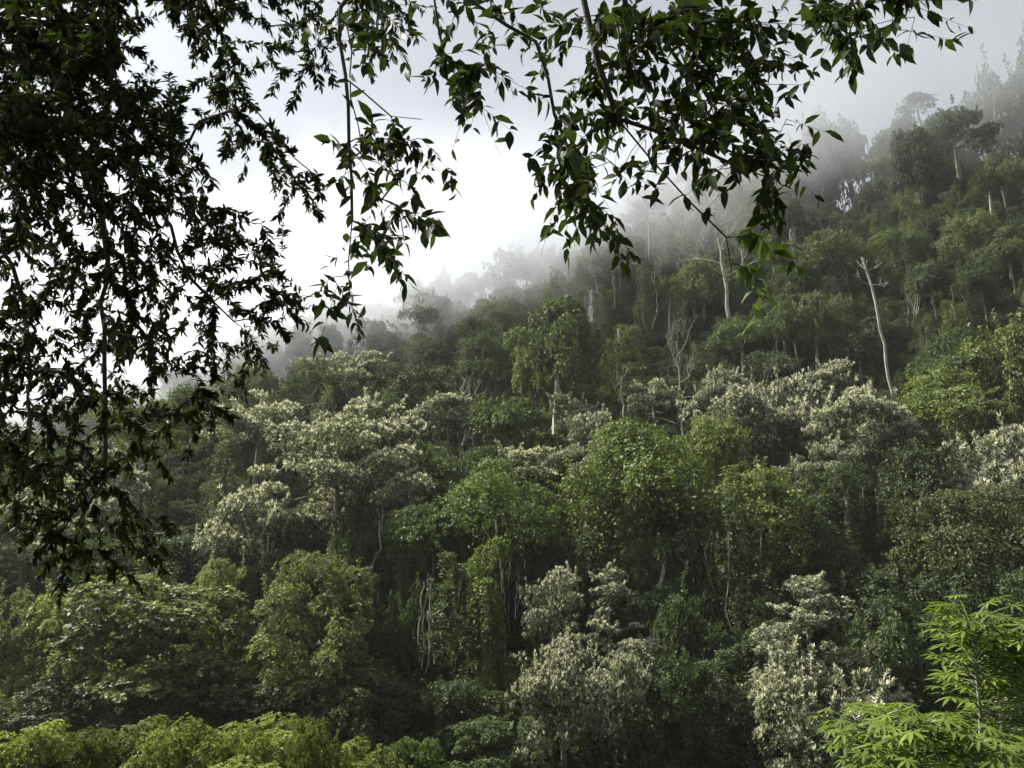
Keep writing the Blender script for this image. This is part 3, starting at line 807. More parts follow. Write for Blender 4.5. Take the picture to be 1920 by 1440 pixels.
# ------------------------------------------------------------------ undergrowth: one mass of low bushes and creepers over the slope
def undergrowth():
    g = np.random.default_rng(11)
    n = 7000
    y = 30 + 225 * g.random(n * 3) ** 0.85; x = g.uniform(-.82, .82, n * 3) * (y + 10)
    keep = np.arange(n * 3)[:n]
    x, y = x[keep], y[keep]
    P = np.stack([x, y, ground_z(x, y) + .2], 1)
    me = bpy.data.meshes.new('undergrowth'); me.vertices.add(n); me.vertices.foreach_set('co', P.astype(np.float32).ravel())
    for nm, arr, ty in (('bscale', g.uniform(1.1, 2.9, n) * (.75 + y / 260), 'FLOAT'), ('brot', g.uniform(0, 6.28, n), 'FLOAT'), ('bidx', g.integers(0, 6, n), 'INT')):
        a = me.attributes.new(nm, ty, 'POINT'); a.data.foreach_set('value', arr.astype(np.float32 if ty == 'FLOAT' else np.int32))
    ob = link('undergrowth', me, color=(.06, .088, .026))
    tag(ob, 'dense dark undergrowth of bushes and creepers covering the hillside', 'undergrowth', kind='stuff')
    ng = bpy.data.node_groups.new('scatter_undergrowth', 'GeometryNodeTree')
    ng.interface.new_socket('Geometry', in_out='INPUT', socket_type='NodeSocketGeometry')
    ng.interface.new_socket('Geometry', in_out='OUTPUT', socket_type='NodeSocketGeometry')
    gi = ng.nodes.new('NodeGroupInput'); go = ng.nodes.new('NodeGroupOutput')
    iop = ng.nodes.new('GeometryNodeInstanceOnPoints')
    j = ng.nodes.new('GeometryNodeGeometryToInstance')
    srcs = []
    hidden = bpy.data.collections.new('undergrowth_sources')
    cols_ = [DG, MG, DG, MG, OL, DG]
    meshes = [PR['dome'][0].crown, PR['dome'][2].crown, PR['drape'][1].crown, PR['drape'][3].crown, PR['dome'][3].crown, PR['spread'][1].crown]
    for i in range(6):
        o = bpy.data.objects.new('bush_source', meshes[i]); o.color = (*cols_[i], 1); srcs.append(o)
    for o in reversed(srcs):
        oi = ng.nodes.new('GeometryNodeObjectInfo'); oi.transform_space = 'ORIGINAL'; oi.inputs['Object'].default_value = o; oi.inputs['As Instance'].default_value = True
        ng.links.new(oi.outputs['Geometry'], j.inputs[0])
    ng.links.new(gi.outputs[0], iop.inputs['Points'])
    ng.links.new(j.outputs[0], iop.inputs['Instance'])
    iop.inputs['Pick Instance'].default_value = True
    def attr(nm, ty):
        a = ng.nodes.new('GeometryNodeInputNamedAttribute'); a.data_type = ty; a.inputs['Name'].default_value = nm
        return a.outputs['Attribute']
    ng.links.new(attr('bidx', 'INT'), iop.inputs['Instance Index'])
    cx = ng.nodes.new('ShaderNodeCombineXYZ'); ng.links.new(attr('brot', 'FLOAT'), cx.inputs[2])
    ng.links.new(cx.outputs[0], iop.inputs['Rotation'])
    ng.links.new(attr('bscale', 'FLOAT'), iop.inputs['Scale'])
    ng.links.new(iop.outputs[0], go.inputs[0])
    md = ob.modifiers.new('scatter', 'NODES'); md.node_group = ng
undergrowth()

# ------------------------------------------------------------------ bare trees
def bare_tree(u0, v0, u1, v1, H, r, label, seed, spread=.6, levels=4, fork=.45, d=None, name='bare_tree', lean_sag=0.0, twist=.06, limbs=4, up=.4):
    """a leafless pale tree: trunk shows from pixel (u0,v0) up to (u1,v1)"""
    g = np.random.default_rng(seed)
    if d is None: b, d = place(u0, v0, H)
    else: b = at(u0, v0, d)
    top = at(u1, v1, d + 1.0)
    dirv = top - b
    gz = float(ground_z(b[0], b[1]))
    k = (b[2] - gz) / max(dirv[2], .1)
    base = b - dirv * min(k, .5) ; base[2] = min(base[2], gz) - .3; base[:2] = b[:2] - dirv[:2] * min(k, .5)
    root = bpy.data.objects.new(name, None); col.objects.link(root); root.location = base
    tag(root, label, 'tree')
    full = top - base; Ht = np.linalg.norm(full)
    tb = Tubes(); lb = Tubes()
    tp = curve_path(g, (0, 0, 0), full, 12, 0, twist)
    rr = r * (np.linspace(1.2, .3, 12) if fork < .8 else np.linspace(1.1, .6, 12))
    tb.add(tp, rr, 8)
    def branch(p, dr, L, rad, lev):
        n = 5
        pts = [np.array(p)]; dd = np.array(dr)
        for i in range(n):
            dd = norm(dd + g.normal(size=3) * .22 + np.array([0, 0, .06])); pts.append(pts[-1] + dd * L / n)
        lb.add(pts, np.linspace(rad, rad * .45, n + 1), 5 if lev > 1 else 4)
        if lev <= 0: return
        for i in range(g.integers(2, 4) + (lev > 2)):
            t = g.integers(2, n + 1)
            nd = norm(dd * .55 + rand_unit(g, 1, -.2)[0] * .8 + np.array([0, 0, .25]))
            branch(pts[t], nd, L * g.uniform(.5, .75), rad * .55, lev - 1)
    for i in range(limbs):
        f = fork + (1 - fork) * i / max(limbs - 1, 1) * .95
        p = tp[int(f * 11)]
        a = i * 2.4 + g.uniform(-.3, .3) + seed
        side = np.array([math.cos(a), math.sin(a) * .7, up + .5 * (i / limbs)])
        branch(p, norm(side), Ht * spread * (1 - .45 * i / limbs), r * .26, levels - 1)
    link('trunk', tb.mesh('bare_trunk', M_PALE), root)
    if lb.v: link('branches', lb.mesh('bare_branches', M_PALE), root)
    return root

bare_tree(1366, 585, 1338, 398, 9, .42, 'big bare white-barked tree standing clear above the canopy', 4, spread=.36, levels=6, fork=.55, limbs=7, up=.35, twist=.018)
bare_tree(1665, 692, 1616, 482, 8, .25, 'tall thin leaning pale trunk with a few bare twigs at its top', 7, spread=.09, levels=3, fork=.86, limbs=5, twist=.025)
bare_tree(1277, 785, 1268, 640, 8, .17, 'thin bare forked tree on the middle slope', 9, spread=.3, levels=4, fork=.45, limbs=5)
bare_tree(866, 800, 872, 742, 7, .22, 'small bare whitish tree left of the central umbrella tree', 12, spread=.42, levels=4, fork=.45, limbs=5)
bare_tree(1585, 455, 1528, 405, 12, .15, 'sprawling bare white branches above the olive creeper tree', 15, spread=.42, levels=4, fork=.35, limbs=5, up=.1)
bare_tree(705, 1100, 712, 975, 6, .22, 'slender pale forked trunk in front of the dark gully wall', 17, spread=.25, levels=2, fork=.55, limbs=2, up=1.2)
bare_tree(1167, 762, 1160, 715, 7, .16, 'tiny bare forked tree left of the thin bare tree', 19, spread=.4, levels=2, fork=.45, limbs=3, up=.9)
bare_tree(1255, 1170, 1246, 1040, 5, .24, 'straight grey trunk in the dark hollow right of the tiered white tree', 21, spread=.1, levels=1, fork=.9, limbs=1)
bare_tree(1490, 470, 1483, 430, 10, .2, 'small bare stick of a trunk beside the mist', 23, spread=.1, levels=1, fork=.9, limbs=1)
bare_tree(1226, 560, 1222, 510, 9, .2, 'thin bare trunk on the misty slope left of the big bare tree', 25, spread=.25, levels=3, fork=.7, limbs=4)
bare_tree(650, 975, 658, 925, 6, .18, 'short pale trunk under the largest flat-topped tree', 27, spread=.2, levels=1, fork=.6, limbs=2)
bare_tree(1650, 890, 1645, 850, 6, .3, 'bright pale trunk below the layered blossoming tree', 29, spread=.1, levels=1, fork=.9, limbs=1)
bare_tree(1460, 640, 1455, 610, 6, .2, 'short whitish stem between dark creepers on the right slope', 31, spread=.1, levels=1, fork=.9, limbs=1)

# ------------------------------------------------------------------ hanging roots and lianas
def hanging(name, part, label, cat, strands_, r, seed, H=7, mat=None):
    g = np.random.default_rng(seed)
    u0, v0, u1, v1, _ = strands_[0]
    b, d = place(u1, v1, H)
    d = d - 1.0
    root = bpy.data.objects.new(name, None); col.objects.link(root)
    o = at(u1, v1, d); root.location = o; tag(root, label, cat)
    for (a, b_, c, e, s) in strands_:
        dd = d + g.uniform(-.6, .6)
        p = curve_path(g, at(a, b_, dd) - o, at(c, e, dd) - o, 14, s, .05)
        tb = Tubes(); tb.add(p, r * g.uniform(.6, 1.3) * np.linspace(.8, 1.1, 14), 5)
        link(part, tb.mesh(part, mat or M_PALE), root)
hanging('aerial_roots', 'root', 'bundle of pale aerial roots hanging like columns under the drooping creeper tree', 'roots',
        [(800, 1085, 798, 1262, 0), (808, 1080, 806, 1250, 0), (795, 1090, 790, 1255, 0), (812, 1110, 815, 1245, 0), (803, 1075, 802, 1240, 0), (790, 1120, 786, 1240, 0)], .055, 1, H=4, mat=M_VINE)
hanging('hanging_lianas', 'liana', 'loose pale lianas arching through the dark hollow', 'vine',
        [(1268, 1035, 1335, 1112, -.12), (1275, 1040, 1310, 1130, -.06), (1260, 1045, 1285, 1150, .03), (1282, 1050, 1300, 1165, 0), (1285, 1110, 1262, 1220, .04), (1300, 1060, 1325, 1105, -.2)], .032, 2, H=6, mat=M_VINE)
hanging('hanging_lianas', 'liana', 'thin straight lianas hanging beside the bright creeper curtain', 'vine',
        [(958, 1040, 955, 1190, 0), (950, 1030, 948, 1150, 0), (975, 1060, 973, 1150, 0), (985, 1050, 984, 1140, 0), (968, 1050, 966, 1160, 0)], .03, 3, H=6, mat=M_VINE)
hanging('hanging_lianas', 'liana', 'looped pale lianas right of the leaning pale trunk', 'vine',
        [(1700, 550, 1725, 555, -1.6), (1705, 555, 1720, 550, -2.2), (1700, 552, 1703, 610, .1), (1708, 548, 1712, 615, 0), (1715, 550, 1718, 600, 0)], .06, 4, H=7)
hanging('trunk_in_creeper', 'trunk', 'pale trunk with a fork above the bright creeper curtain', 'tree',
        [(930, 1010, 942, 1130, 0), (905, 985, 935, 1040, -.05), (930, 975, 933, 1030, 0)], .11, 5, H=8, mat=M_VINE)

# ------------------------------------------------------------------ limestone
def rock(name, u, v, w, h, H, label, seed):
    c, d = place(u, v, H); g = np.random.default_rng(seed)
    wm, hm = w * d / FPX, h * d / FPX
    n, m = 22, 30
    V = []
    ns = VNoise(seed)
    for i in range(m):
        for j in range(n):
            a = j / n * 2 * math.pi; t = i / (m - 1)
            rr = (1.0 - .5 * t ** 2.2) * (1 + .28 * ns(a * 2.2, t * 1.2) + .16 * ns(a * 7, t * 3) + .06 * ns(a * 19, t * 17))
            V.append((rr * math.cos(a) * wm / 2, rr * math.sin(a) * wm / 2, (t - .5) * hm + .05 * hm * ns(a * 3, 9.0)))
    V.append((0, 0, hm * .53)); V = np.array(V)
    Q = [(i * n + j, i * n + (j + 1) % n, (i + 1) * n + (j + 1) % n, (i + 1) * n + j) for i in range(m - 1) for j in range(n)]
    Q += [((m - 1) * n + j, (m - 1) * n + (j + 1) % n, m * n, m * n) for j in range(n)]
    me = bpy.data.meshes.new(name); me.from_pydata(V.tolist(), [], [q[:3] if q[2] == q[3] else q for q in Q]); me.update(); me.materials.append(M_ROCK)
    o = link(name, me, None, c); tag(o, label, 'rock')
rock('limestone_cliff', 1112, 600, 50, 105, 3.0, 'pale grey limestone face showing between creepers right of the tall round tree', 5)
rock('limestone_cliff', 1062, 545, 26, 80, 5, 'misty grey limestone streak above the tall round tree', 6)
rock('limestone_boulder', 1590, 1432, 60, 70, 1.5, 'grey limestone block at the bottom edge below the blossoming mass', 7)
# ------------------------------------------------------------------ big soft leaves: taro and banana in the undergrowth
def blade_mesh(name, L, W, nseg=7, curl=.25, heart=False, mat=None):
    V = []; F = []
    for i in range(nseg + 1):
        t = i / nseg
        if heart: w = W * (.75 + .6 * t) * (1 - t) ** .55 if t > .0 else W * .55
        else: w = W * math.sin(math.pi * min(1, .06 + .94 * t) ** .75) ** .6
        z = -curl * L * t * t
        V += [(-w / 2, L * t, z + w * .12), (0, L * t, z), (w / 2, L * t, z + w * .12)]
    for i in range(nseg):
        a = i * 3; F += [(a, a + 1, a + 4, a + 3), (a + 1, a + 2, a + 5, a + 4)]
    me = bpy.data.meshes.new(name); me.from_pydata(V, [], F); me.update()
    at_ = me.attributes.new('leafcol', 'FLOAT_COLOR', 'POINT')
    at_.data.foreach_set('color', np.tile(np.array([.6, 0, .4, 1], np.float32), len(V)))
    me.polygons.foreach_set('use_smooth', np.ones(len(F), bool))
    me.materials.append(mat or M_NEAR)
    return me
TARO = blade_mesh('taro_leaf', 1.0, .8, 6, .3, True)
BANANA = blade_mesh('banana_leaf', 2.0, .5, 9, .35)

def big_leaf_plant(name, u, v, label, cat, leaf_me, n, size, colr, H, seed, up=.6, stalk=.9):
    g = np.random.default_rng(seed)
    c, d = place(u, v, H); gz = float(ground_z(c[0], c[1]))
    d -= 2.5; c = at(u, v, d); gz = c[2] - stalk * size * 1.6
    root = bpy.data.objects.new(name, None); col.objects.link(root); root.location = (c[0], c[1], gz); tag(root, label, cat)
    for i in range(n):
        a = i * 2.4 + g.uniform(-.4, .4)
        out = np.array([math.cos(a), math.sin(a), 0]); L = stalk * size * g.uniform(.8, 1.5)
        tip = out * size * g.uniform(.3, 1.2) + [0, 0, L * 1.2]
        tb = Tubes(); tb.add(curve_path(g, (0, 0, -size), tip, 5, .05, .03), np.linspace(.05, .025, 5) * size, 5)
        st = link('stalk', tb.mesh('stalk', M_STEM), root)
        o = link('leaf', leaf_me, root, tip, (size * g.uniform(.8, 1.2),) * 3, (R(g.uniform(-15, 15)) + up * g.uniform(-.6, 1), R(g.uniform(-25, 25)), a - math.pi / 2), colr)
        st.parent = o; st.matrix_parent_inverse = o.matrix_basis.inverted()
big_leaf_plant('taro_plant', 735, 1270, 'clump of broad pale taro leaves right of the leafy olive trees', 'plant', TARO, 9, 1.0, (.10, .13, .05), 2, 1, up=-.7)
big_leaf_plant('taro_plant', 815, 1318, 'pair of upright heart-shaped leaves below the aerial roots', 'plant', TARO, 5, .9, (.10, .13, .05), 2, 2, up=-.2)
big_leaf_plant('taro_plant', 785, 1375, 'big-leaved plant just above the right end of the lime shrubs', 'plant', TARO, 5, .8, (.10, .14, .05), 2, 3, up=-.3)
big_leaf_plant('taro_plant', 700, 1285, 'smaller clump of broad leaves behind the pale taro leaves', 'plant', TARO, 6, .9, (.07, .10, .04), 2, 8, up=-.7)
big_leaf_plant('banana_plant', 965, 1350, 'banana plant with drooping grey-green leaves below the creeper curtain', 'plant', BANANA, 6, .95, (.10, .13, .06), 2, 4, up=.3)

# ------------------------------------------------------------------ palmate plants in the lower right corner
def palmate_mesh(seed, n=8, L=.24):
    g = np.random.default_rng(seed); V = []; F = []; C = []
    for i in range(n):
        f = (i / (n - 1) - .5)
        a = f * R(285); l = L * (1 - .45 * abs(f) ** 1.3 * 2) * g.uniform(.9, 1.1); w = l * .21
        dv = np.array([math.sin(a), math.cos(a), 0]); sv = np.array([dv[1], -dv[0], 0])
        dro = g.uniform(.10, .42); r_ = g.random(); b0 = len(V)
        prof = [(0, .06), (.18, .45), (.42, .95), (.62, 1.0), (.82, .6), (1.0, .02)]
        for (t, ww) in prof:
            z = -dro * l * t ** 1.8 + .02 * t
            for s in (-1, 0, 1):
                V.append(dv * l * t + sv * s * w * .5 * ww + np.array([0, 0, z + abs(s) * ww * w * .14])); C.append((.35 + .5 * r_, 0, r_))
        for k in range(len(prof) - 1):
            p = b0 + k * 3
            F += [(p, p + 1, p + 4, p + 3), (p + 1, p + 2, p + 5, p + 4)]
    me = mesh_tris('palmate_leaf', np.array(V), np.array(F), M_NEAR, np.array(C), smooth=True)
    return me
PALM = [palmate_mesh(s, 7 + s % 3) for s in range(5)]
PALM_C = (.11, .165, .016)

def palmate_plant(stem, d, label, seed, nleaf=26, leaf=1.0, from_t=.2, droop=0.0, color=PALM_C, petl=.30):
    g = np.random.default_rng(seed)
    pts = np.array([at(u, v, d) for u, v in stem])
    base = pts[0].copy(); 
    gz = float(ground_z(base[0], base[1])); lowest = np.array([base[0], base[1] + .1, gz])
    root = bpy.data.objects.new('palmate_plant', None); col.objects.link(root); root.location = lowest
    tag(root, label, 'plant', 'lime palmate plants in the lower right corner')
    full = np.concatenate([lowest[None], pts])
    t = np.linspace(0, 1, 24); tt = np.linspace(0, 1, len(full))
    path = np.stack([np.interp(t, tt, full[:, k]) for k in range(3)], 1)
    path[1:-1] = .25 * path[:-2] + .5 * path[1:-1] + .25 * path[2:]
    tb = Tubes(); tb.add(path - lowest, np.linspace(.024, .008, 24), 7)
    link('stem', tb.mesh('stem', M_STEM), root)
    vis0 = 1 / (len(full) - 1)
    for i in range(nleaf):
        f = vis0 + (1 - vis0) * (from_t + (1 - from_t) * (i / (nleaf - 1)) ** .8)
        f = min(f, 1.0)
        p = np.array([np.interp(f, t, path[:, k]) for k in range(3)])
        a = i * 2.4 + g.uniform(-.5, .5)
        el = (.9 - 1.0 * (1 - f) / (1 - vis0 + 1e-6)) * .8 - droop + g.uniform(-.2, .2)
        out = np.array([math.cos(a) * math.cos(el), math.sin(a) * math.cos(el), math.sin(el)])
        L = petl * g.uniform(.7, 1.25) * (0.5 if i > nleaf - 5 else 1)
        tip = p + out * L
        tp = Tubes(); tp.add(curve_path(g, p - lowest, tip - lowest, 5, .06, .02), np.linspace(.006, .004, 5), 4)
        pt = link('petiole', tp.mesh('petiole', M_STEM if g.random() < .2 else M_NEAR2), root)
        s = leaf * g.uniform(.75, 1.15) * (.65 if i > nleaf - 4 else 1)
        lf = link('leaf', PALM[g.integers(5)], root, tip - lowest, (s, s, s), (R(g.uniform(-14, 18)) - droop * .6, R(g.uniform(-18, 18)), a - math.pi / 2), tuple(np.array(color) * g.uniform(.8, 1.15)))
        pt.parent = lf; pt.matrix_parent_inverse = lf.matrix_basis.inverted()
M_NEAR2 = bark_material('green_petiole', (.06, .09, .02), (.11, .15, .03), 20.0)
palmate_plant([(1842, 1500), (1838, 1330), (1828, 1240), (1822, 1165)], 6.4, 'tallest lime palmate plant with ringed grey stem in the lower right', 1, 100, .64)
palmate_plant([(1885, 1500), (1878, 1340), (1868, 1260), (1862, 1205)], 6.9, 'lime palmate plant with ringed stem right behind the tallest one', 2, 90, .64)
palmate_plant([(1960, 1500), (1945, 1360), (1925, 1270), (1905, 1215)], 6.3, 'lime palmate plant cut off by the right picture edge', 3, 86, .64)
palmate_plant([(1790, 1520), (1730, 1420), (1690, 1370), (1660, 1335)], 6.2, 'drooping palmate plant leaning left before the blossoming cone', 4, 62, .64, droop=.5)
palmate_plant([(1720, 1540), (1660, 1460), (1625, 1400), (1605, 1350)], 6.6, 'drooping palmate plant farthest left in the corner group', 5, 62, .64, droop=.5)
palmate_plant([(1830, 1540), (1775, 1450), (1745, 1390), (1725, 1350)], 5.8, 'drooping palmate plant in front of the tallest one', 6, 62, .64, droop=.4)
palmate_plant([(1900, 1600), (1880, 1500), (1850, 1440), (1820, 1400)], 5.6, 'low palmate plant at the bottom edge under the tallest one', 7, 62, .64, droop=.2)
palmate_plant([(1760, 1620), (1745, 1540), (1720, 1470), (1700, 1430)], 5.7, 'low palmate plant at the bottom edge left of the others', 8, 62, .64, droop=.3)

# ------------------------------------------------------------------ the trees the picture is taken under
def blade(seed, L=1.0, W=.32, curl=.25):
    """one pointed leaf, base at the origin, along +Y"""
    g = np.random.default_rng(seed)
    prof = [(0, .05), (.15, .55), (.38, 1.0), (.62, .85), (.84, .38), (1.0, .01)]
    V = []; b = g.normal(0, .05)
    for (t, w) in prof:
        for s in (-1, 0, 1):
            V.append((s * W * .5 * w + b * t * t, L * t, -curl * t * t * L + abs(s) * w * W * .18 + .02 * math.sin(t * 9 + seed) * s))
    F = []
    for k in range(len(prof) - 1):
        p = k * 3; F += [(p, p + 1, p + 4, p + 3), (p + 1, p + 2, p + 5, p + 4)]
    return np.array(V), np.array(F)
BLADES = [blade(s, 1, .33 + .03 * (s % 3), .1 + .1 * (s % 4)) for s in range(8)]
def blade_low(seed, L=1.0, W=.34, curl=.25):
    V = []
    for (t, w) in [(0, .05), (.3, .95), (.65, .8), (1.0, .01)]:
        for s in (-1, 0, 1): V.append((s * W * .5 * w, L * t, -curl * t * t * L + abs(s) * w * W * .18))
    return np.array(V), np.array([(k * 3 + e, k * 3 + 1 + e, k * 3 + 4 + e, k * 3 + 3 + e) for k in range(3) for e in (0, 1)])
BLADES_LOW = [blade_low(s, 1, .33 + .03 * (s % 3), .1 + .1 * (s % 4)) for s in range(8)]

def overhang_tree(name, label, trunk_path, trunk_r, limbs_, targets, leafL, leaves_per, seed, color, sunlit=(), wide=1.0, n_single=300, sag=-.10):
    g = np.random.default_rng(seed)
    root = bpy.data.objects.new(name, None); col.objects.link(root)
    base = np.array(trunk_path[0], float); root.location = base
    tag(root, label, 'tree')
    node_p = []; node_parent = []
    def add_path(pts, parent):
        for p in pts:
            node_p.append(np.array(p, float)); node_parent.append(parent); parent = len(node_p) - 1
        return parent
    def dense(pts, step=.22):
        out = [np.array(pts[0], float)]
        for a, b in zip(pts[:-1], pts[1:]):
            a = np.array(a, float); b = np.array(b, float); n = max(1, int(np.linalg.norm(b - a) / step))
            for i in range(1, n + 1): out.append(a + (b - a) * i / n + g.normal(0, .018, 3))
        return out
    add_path(dense(trunk_path), -1)
    for lp in limbs_:
        P = np.array(node_p); i = int(np.argmin(np.linalg.norm(P - np.array(lp[0]), axis=1)))
        pts = dense([node_p[i]] + list(lp))[1:]
        add_path(pts, i)
    n_struct = len(node_p)
    tw_end = []
    todo = [np.array(t[:3]) for t in targets]; sunlit_tip = [t[3] if len(t) > 3 else 0 for t in targets]
    P = np.array(node_p)
    best = np.array([np.min(np.linalg.norm(P - t, axis=1)) for t in todo]); src = np.array([int(np.argmin(np.linalg.norm(P - t, axis=1))) for t in todo])
    alive = np.ones(len(todo), bool); T = np.array(todo)
    while alive.any():
        k = int(np.argmin(np.where(alive, best, 1e9))); alive[k] = False
        a = node_p[src[k]]; b = T[k]
        n = max(3, int(best[k] / .12))
        pts = curve_path(g, a, b, n + 1, -sag * .6, .06)[1:]
        s0 = len(node_p); add_path(pts, int(src[k])); tw_end.append((k, s0, len(node_p) - 1))
        newp = np.array(node_p[s0:])
        dd = np.linalg.norm(T[:, None, :] - newp[None], axis=2); j = dd.argmin(1); m = dd.min(1) + .02
        upd = m < best; best = np.where(upd, m, best); src = np.where(upd, s0 + j, src)
    # thickness from the number of twig ends carried
    cnt = np.zeros(len(node_p))
    for (_, _, e) in tw_end: cnt[e] += 1
    for i in range(len(node_p) - 1, -1, -1):
        if node_parent[i] >= 0: cnt[node_parent[i]] += cnt[i]
    rad = .0028 * np.maximum(cnt, 1) ** .46
    kids = [[] for _ in node_p]
    for i, p in enumerate(node_parent):
        if p >= 0: kids[p].append(i)
    tb_t = Tubes(); tb_b = Tubes(); tb_w = Tubes()
    n_tr = len(dense(trunk_path))
    starts = [(0, -1)]
    while starts:
        s, par = starts.pop()
        chain = [par, s] if par >= 0 else [s]
        cur = s
        while kids[cur]:
            ks = sorted(kids[cur], key=lambda i: -cnt[i])
            for o in ks[1:]: starts.append((o, cur))
            cur = ks[0]; chain.append(cur)
        if len(chain) < 2: continue
        pts = np.array([node_p[i] for i in chain]) - base; rr = np.array([rad[i] for i in chain])
        if par >= 0: rr[0] = min(rr[0], rr[1] * 1.15)
        if s == 0:
            rr = np.maximum(rr, np.interp(np.arange(len(rr)), [0, n_tr, n_tr + 10], [trunk_r, trunk_r * .45, 0]))
        (tb_t if s == 0 else tb_b if cnt[s] > 8 else tb_w).add(pts, rr, 8 if s == 0 else 6 if cnt[s] > 8 else 4)
    sprays = {}
    for (k, s0, e) in tw_end:
        chain = [e]
        while len(chain) < 9 and node_parent[chain[-1]] > n_struct: chain.append(node_parent[chain[-1]])
        if len(chain) < 2: chain.append(node_parent[chain[-1]])
        pts = np.array([node_p[i] for i in chain])
        tipdir = norm(norm(pts[0] - pts[-1]) + np.array([0, 0, -.6]) + .35 * g.normal(size=3)); ext = leafL * g.uniform(2.2, 5.0)
        sprays[k] = (pts, tipdir, ext)
        tb_w.add([pts[0] - base, pts[0] - base + tipdir * ext * .5, pts[0] - base + tipdir * ext], [.0024, .0018, .001], 3)
    link('trunk', tb_t.mesh('trunk', M_TWIG), root)
    if tb_b.v: link('boughs', tb_b.mesh('boughs', M_TWIG), root)
    if tb_w.v: link('twigs', tb_w.mesh('twigs', M_TWIG), root)['kind'] = 'stuff'
    # leaves: sprays along the last part of every twig
    Ls = []
    for (k, s0, e) in tw_end:
        pts, tipdir, ext = sprays[k]
        pu, pv_, pd = project(T[k])
        m = int((leaves_per if -80 < pu < 2000 and pv_ > -80 and pd > 0 else leaves_per * .4) * g.uniform(.6, 1.35))
        for q in range(m):
            f = g.random()
            if f < .62: p = pts[0] + tipdir * ext * f / .62; dr = tipdir
            else:
                x = (f - .62) / .38 * (len(pts) - 1) * .95; i = int(x); p = pts[i] + (pts[min(i + 1, len(pts) - 1)] - pts[i]) * (x - i); dr = norm(pts[0] - pts[-1])
            side = norm(np.cross(dr, rand_unit(g, 1)[0])) * (1 if q % 2 else -1)
            D = norm(dr * .55 + side * .8 + np.array([0, 0, -.3]) + .25 * g.normal(size=3))
            Nn = norm(np.array([0, 0, 1.0]) + .55 * g.normal(size=3)); X = norm(np.cross(D, Nn)); Nn = np.cross(X, D)
            Ls.append((p + g.normal(0, .05 * leafL, 3), X * wide, D, Nn, leafL * g.uniform(.5, 1.4), sunlit_tip[k]))
    # nearest in-frame leaves become parts of their own, the rest one mass
    Pm = np.array([l[0] for l in Ls]); uu, vv, dd = project(Pm)
    inside = (dd > .5) & (uu > 0) & (uu < 1920) & (vv > 0) & (vv < 1440)
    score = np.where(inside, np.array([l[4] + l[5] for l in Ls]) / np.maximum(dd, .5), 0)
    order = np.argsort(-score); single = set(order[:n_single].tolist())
    shared = []
    for (bv, bf) in BLADES:
        cc = np.tile([[g.random() * .7 + .15, 0, g.random()]], (len(bv), 1)); shared.append(mesh_tris('leaf', bv, bf, M_OVER, cc, smooth=True))
    VV = []; FF = []; CC = []; off = 0
    for i, (p, X, D, Nn, l, lit_) in enumerate(Ls):
        if i in single:
            o = link('leaf', shared[i % 8], root)
            o.matrix_local = Matrix(((X[0] * l, D[0] * l, Nn[0] * l, p[0] - base[0]), (X[1] * l, D[1] * l, Nn[1] * l, p[1] - base[1]), (X[2] * l, D[2] * l, Nn[2] * l, p[2] - base[2]), (0, 0, 0, 1)))
            o.color = (*(np.array(color) * (4.4 if lit_ else 1)), 1)
        else:
            bv, bf = BLADES_LOW[i % 8]
            V = bv @ (np.stack([X, D, Nn]) * l) + (p - base)
            VV.append(V); FF.append(bf + off); off += len(V); CC.append(np.tile([[g.random(), 0, g.random()]], (len(V), 1)))
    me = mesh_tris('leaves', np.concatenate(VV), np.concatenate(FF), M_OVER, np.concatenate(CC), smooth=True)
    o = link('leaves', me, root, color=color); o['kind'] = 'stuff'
    print(name, 'twigs', len(tw_end), 'leaves', len(Ls))
    return root

def in_poly(u, v, poly):
    c = False; n = len(poly)
    for i in range(n):
        (x1, y1), (x2, y2) = poly[i], poly[i - 1]
        if (y1 > v) != (y2 > v) and u < (x2 - x1) * (v - y1) / (y2 - y1) + x1: c = not c
    return c

def fill_poly(g, poly, n, mind, dfun):
    us = [p[0] for p in poly]; vs = [p[1] for p in poly]; out = []; tries = 0
    while len(out) < n and tries < n * 60:
        tries += 1
        u = g.uniform(min(us), max(us)); v = g.uniform(min(vs), max(vs))
        if in_poly(u, v, poly) and all((u - a) ** 2 + (v - b) ** 2 > mind ** 2 for a, b in out): out.append((u, v))
    return [tuple(at(u, v, dfun(u, v))) for u, v in out]

og = np.random.default_rng(5)
POLY_A = [(-60, -60), (235, -60), (225, 80), (215, 150), (330, 180), (350, 235), (320, 270), (390, 310), (415, 370), (490, 415), (540, 480), (560, 580), (510, 630), (495, 680), (410, 720), (420, 800), (310, 815),
          (280, 870), (200, 900), (60, 900), (-60, 850)]
POLY_B = [(310, -60), (480, -60), (420, 40), (440, 130), (470, 210), (540, 270), (600, 340), (615, 390), (570, 380), (500, 300), (430, 280), (390, 180), (370, 80)]
POLY_C = [(290, -60), (790, -60), (760, 40), (740, 120), (690, 130), (640, 60), (600, 150), (545, 160), (500, 120), (440, 60), (330, 20)]
POLY_D = [(-60, 820), (60, 830), (130, 900), (300, 950), (310, 1010), (280, 1060), (180, 1070), (120, 1090), (60, 980), (-60, 960)]
POLY_OUT = [(-900, -500), (500, -700), (300, -90), (-90, -90), (-100, 700), (-500, 700)]  # foliage beyond the frame, added to shade the leaves in view
dl = lambda u, v: 6.2 + .0022 * u + og.normal(0, .75)
tgl = fill_poly(og, POLY_A, 430, 20, dl) + fill_poly(og, POLY_B, 60, 20, dl) + fill_poly(og, POLY_C, 55, 22, dl) + fill_poly(og, POLY_D, 46, 26, dl) + fill_poly(og, POLY_OUT, 180, 45, dl)
